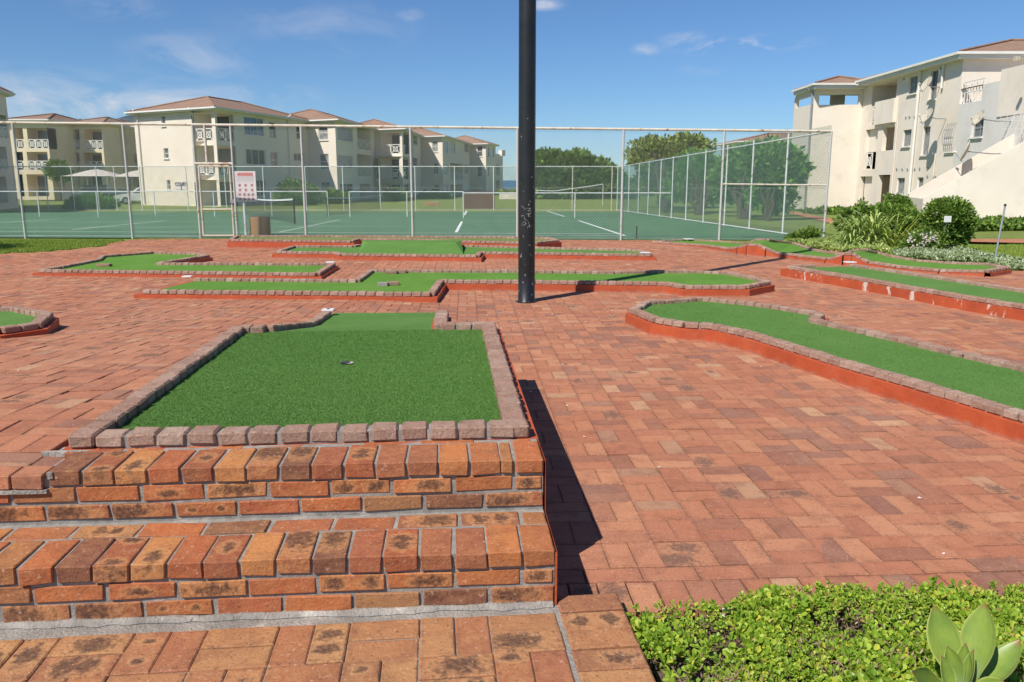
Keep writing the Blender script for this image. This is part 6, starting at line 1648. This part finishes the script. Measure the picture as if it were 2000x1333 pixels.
# ------------------------------------------------------------------ plant bed in the right foreground
rng = random.Random(90)
def in_bed(x, y):
    u, v = UV((x, y)); pu, pv = PUV(x, y)
    return u > .262 and pv < -.012 and pv > -1.25
sb_ = MB()
for i in range(40):
    for j in range(16):
        q = []
        for a, b in ((i, j), (i+1, j), (i+1, j+1), (i, j+1)):
            x, y = PW(-.15 + a*.09, -.006 - b*.085); q.append((x, y, -.035 + .02*noise.noise((x*6, y*6, 0))))
        if UV(q[0])[0] < .22: continue
        sb_.quad(*q)
structure(sb_, 'soil', M['soil'])
gc = MB(); dl = MB()
def rosette(mb, c, axis, n, L_, rng, lw=.36):
    a0 = rng.uniform(0, 6.28); X = axis.orthogonal().normalized(); Y = axis.cross(X)
    for k in range(n):
        a = a0 + k*2.4; tilt = .25 + .75*(1 - k/n); d = (X*math.cos(a) + Y*math.sin(a))*tilt + axis*(1.05 - tilt*.75); d.normalize(); l = L_*(.62 + .4*(1-k/n))*rng.uniform(.85, 1.1)
        s = d.cross(axis); s = s.normalized() if s.length > .01 else X; nn = s.cross(d); w2 = l*lw; p = c + axis*(.004*k)
        b = len(mb.v); pts = [p, p + d*l*.42 + s*w2*.72 + nn*w2*.15, p + d*l*.78 + s*w2 *.92 + nn*w2*.2, p + d*l*1.02 - nn*w2*.05, p + d*l*.78 - s*w2*.92 + nn*w2*.2, p + d*l*.42 - s*w2*.72 + nn*w2*.15, p + d*l*.6]
        mb.v += [tuple(q) for q in pts]
        for f in ((0, 1, 6), (1, 2, 6), (2, 3, 6), (3, 4, 6), (4, 5, 6), (5, 0, 6)): mb.f.append(tuple(b+t for t in f)); mb.m.append(0)
AGP = PZ(1885, 1345, .10)
k = 0; tries = 0
while k < 4300 and tries < 40000:
    tries += 1
    pu_, pv_ = rng.uniform(-.1, 2.7), -1.0*rng.random(); x, y = PW(pu_, pv_ + .03)
    if not in_bed(x, y):
        if not (pv_ + .03 < .015 and UV((x, y))[0] > .28 and pu_ > .45 and rng.random() < .6): continue
    px, py = PIX((x, y, .05))
    if px > 2150 or py > 1520: continue
    dens = noise.noise((x*3.2, y*3.2, 1.7)); left = sstep(.75, .05, pu_)
    edge_bare = sstep(.5, .1, pu_)*sstep(-.32, -.02, pv_)
    if rng.random() < edge_bare*.85: continue
    if dens < -.18 - .15*(1-left) and rng.random() < .75: continue
    if (Vector((x, y)) - Vector((AGP.x, AGP.y))).length < .05: continue
    h = .018 + .052*(1-left*.6)*(.5 + .5*noise.noise((x*2.5, y*2.5, 5)))*rng.uniform(.5, 1.2); k += 1
    ax = (UZ + Vector((rng.gauss(0, .45), rng.gauss(-.15, .45), 0))).normalized()
    base = Vector((x, y, -.03)); top = Vector((x + rng.gauss(0, .015), y + rng.gauss(0, .015), h))
    big = 1.25 if noise.noise((x*4, y*4, 9)) > .05 else .8
    rosette(gc, top, ax, rng.choice((5, 6, 7)), .0235*big*rng.uniform(.65, 1.35), rng)
    if rng.random() < .35: dl.path([base, top], .0018, 4)
tag(gc.build('ground_cover', M['leaf_cover'], loc=G(1600, 1260)), 'bright green leafy ground cover filling the bed in the right foreground', 'plants', kind='stuff')
for _ in range(1500):
    pu_, pv_ = rng.uniform(-.1, 2.7), -.95*rng.random(); x, y = PW(pu_, pv_)
    if not in_bed(x, y): continue
    a = rng.uniform(0, 6.28); l = rng.uniform(.01, .05); p = Vector((x, y, rng.uniform(-.025, .03))); dl.tube(p, p + Vector((math.cos(a)*l, math.sin(a)*l, rng.uniform(-.01, .02))), rng.uniform(.0008, .002), 4)
for _ in range(420):                                       # dry flower tufts
    cx_, cy_ = ((1420, 1330), (1600, 1265), (1690, 1200), (1650, 1310), (1760, 1275))[rng.randrange(5)]
    p = PZ(cx_ + rng.gauss(0, 34), cy_ + rng.gauss(0, 14), .06)
    if in_bed(p.x, p.y): leaf(dl, p, (rvec(rng)+UZ*.6).normalized(), rvec(rng), rng.uniform(.015, .03), .003)
tag(dl.build('dry_stems', M['dry'], loc=G(1600, 1300)), 'dry brown stems and litter between the ground cover leaves', 'litter', kind='stuff')
pb_ = MB()
for (px, py, s) in ((1398, 1196, .013), (1419, 1195, .015), (1386, 1199, .008), (1450, 1194, .008), (1380, 1205, .007), (1412, 1204, .008)):
    p = G(px, py); pb_.brick(p + UZ*s*.3, (.9, .3, 0), (-.3, .9, 0), UZ, s, s*.8, s*.6, s*.3, s*.2)
tag(pb_.build('pebbles', M['tile_white'], loc=G(1405, 1196)), 'few small white pebbles at the edge of the plaza by the plant bed', 'pebbles', kind='stuff')
# foxtail agave
ag = thing('agave', 'pale green broad leaved agave rosette rising from the ground cover at lower right', 'plant', (AGP.x, AGP.y, -.02))
HEART = Vector(PZ(1872, 1338, .10))
def agleaf(base, tip, width, curve, roll=0, label=None, cup=.28):
    base = Vector(base); tip = Vector(tip); d = tip - base; L_ = d.length; X = d.normalized(); view = (CAM - (base+tip)/2).normalized()
    s = X.cross(view).normalized(); n = s.cross(X).normalized()
    if n.dot(view) < 0: n = -n
    Rm = Matrix.Rotation(roll, 3, X); s = Rm @ s; n = Rm @ n
    NU, NV = 14, 8; vs = []; at_ = []
    for i in range(NU+1):
        t = i/NU; prof = (.34 + .66*math.sin(math.pi*min(1, (t*.9+.14))**1.12)) if t < .55 else None
        prof = .42 + .58*sstep(0, .5, t) if t < .52 else (1 - ((t-.52)/.48)**2.1)
        for j in range(NV+1):
            v = j/NV*2 - 1
            p = base + X*(L_*t) + s*(width*prof*v) - n*(curve*math.sin(math.pi*t)) + n*(cup*width*prof*v*v)
            vs.append(p); at_.append((abs(v), t, 0))
    for side in (1,):
        m = len(vs)
        for q, a_ in zip(list(vs), list(at_)):
            th = .0022 + .006*(1-a_[1])*(1-a_[0]**2); vs.append(q - n*th); at_.append(a_)
    fs = []; Wd = NV+1
    for i in range(NU):
        for j in range(NV):
            a = i*Wd+j; fs.append((a, a+1, a+1+Wd, a+Wd)); fs.append((m+a, m+a+Wd, m+a+1+Wd, m+a+1))
    for i in range(NU):
        for j in (0, NV): a = i*Wd+j; fs.append((a, a+Wd, m+a+Wd, m+a))
    mb = MB(); mb.add(vs, fs); ob = mb.build('leaf', M['agave'], ag, smooth=True)
    at = ob.data.attributes.new('leafpos', 'FLOAT_VECTOR', 'POINT')
    for i, a_ in enumerate(at_): at.data[i].vector = a_
    return ob
def T(px, py, D): return PY(px, py, D)
D0 = HEART.y
agleaf(T(1868, 1330, D0), T(1824, 1182, D0+.07), .046, .012, roll=.25)
agleaf(T(1892, 1335, D0-.01), T(1924, 1178, D0+.05), .047, .010, roll=-.3)
agleaf(T(1900, 1350, D0-.01), T(1993, 1250, D0+.06), .042, .012, roll=-.5)
agleaf(T(1858, 1362, D0-.02), T(1782, 1312, D0-.10), .036, .012, roll=.5)
agleaf(T(1875, 1345, D0-.03), T(1850, 1262, D0-.005), .026, .006, roll=.2, cup=.6)
agleaf(T(1880, 1350, D0-.03), T(1886, 1256, D0-.01), .024, .006, roll=-.3, cup=.6)
agleaf(T(1886, 1352, D0-.035), T(1902, 1268, D0-.03), .018, .004, roll=-.6, cup=.7)
agleaf(T(1862, 1368, D0-.05), T(1838, 1280, D0-.03), .022, .004, roll=.6, cup=.6)
agleaf(T(1890, 1370, D0-.05), T(1960, 1330, D0-.10), .034, .01, roll=-.4)
agleaf(T(1872, 1380, D0-.06), T(1890, 1395, D0-.16), .034, .01, roll=.0)
agleaf(T(1868, 1345, D0+.02), T(1800, 1400, D0+.02), .03, .01, roll=.0)
mb = MB(); mb.tube((HEART.x, HEART.y, -.04), (HEART.x, HEART.y, .09), .022, 10, .03); mb.build('stem', M['bark'], ag)
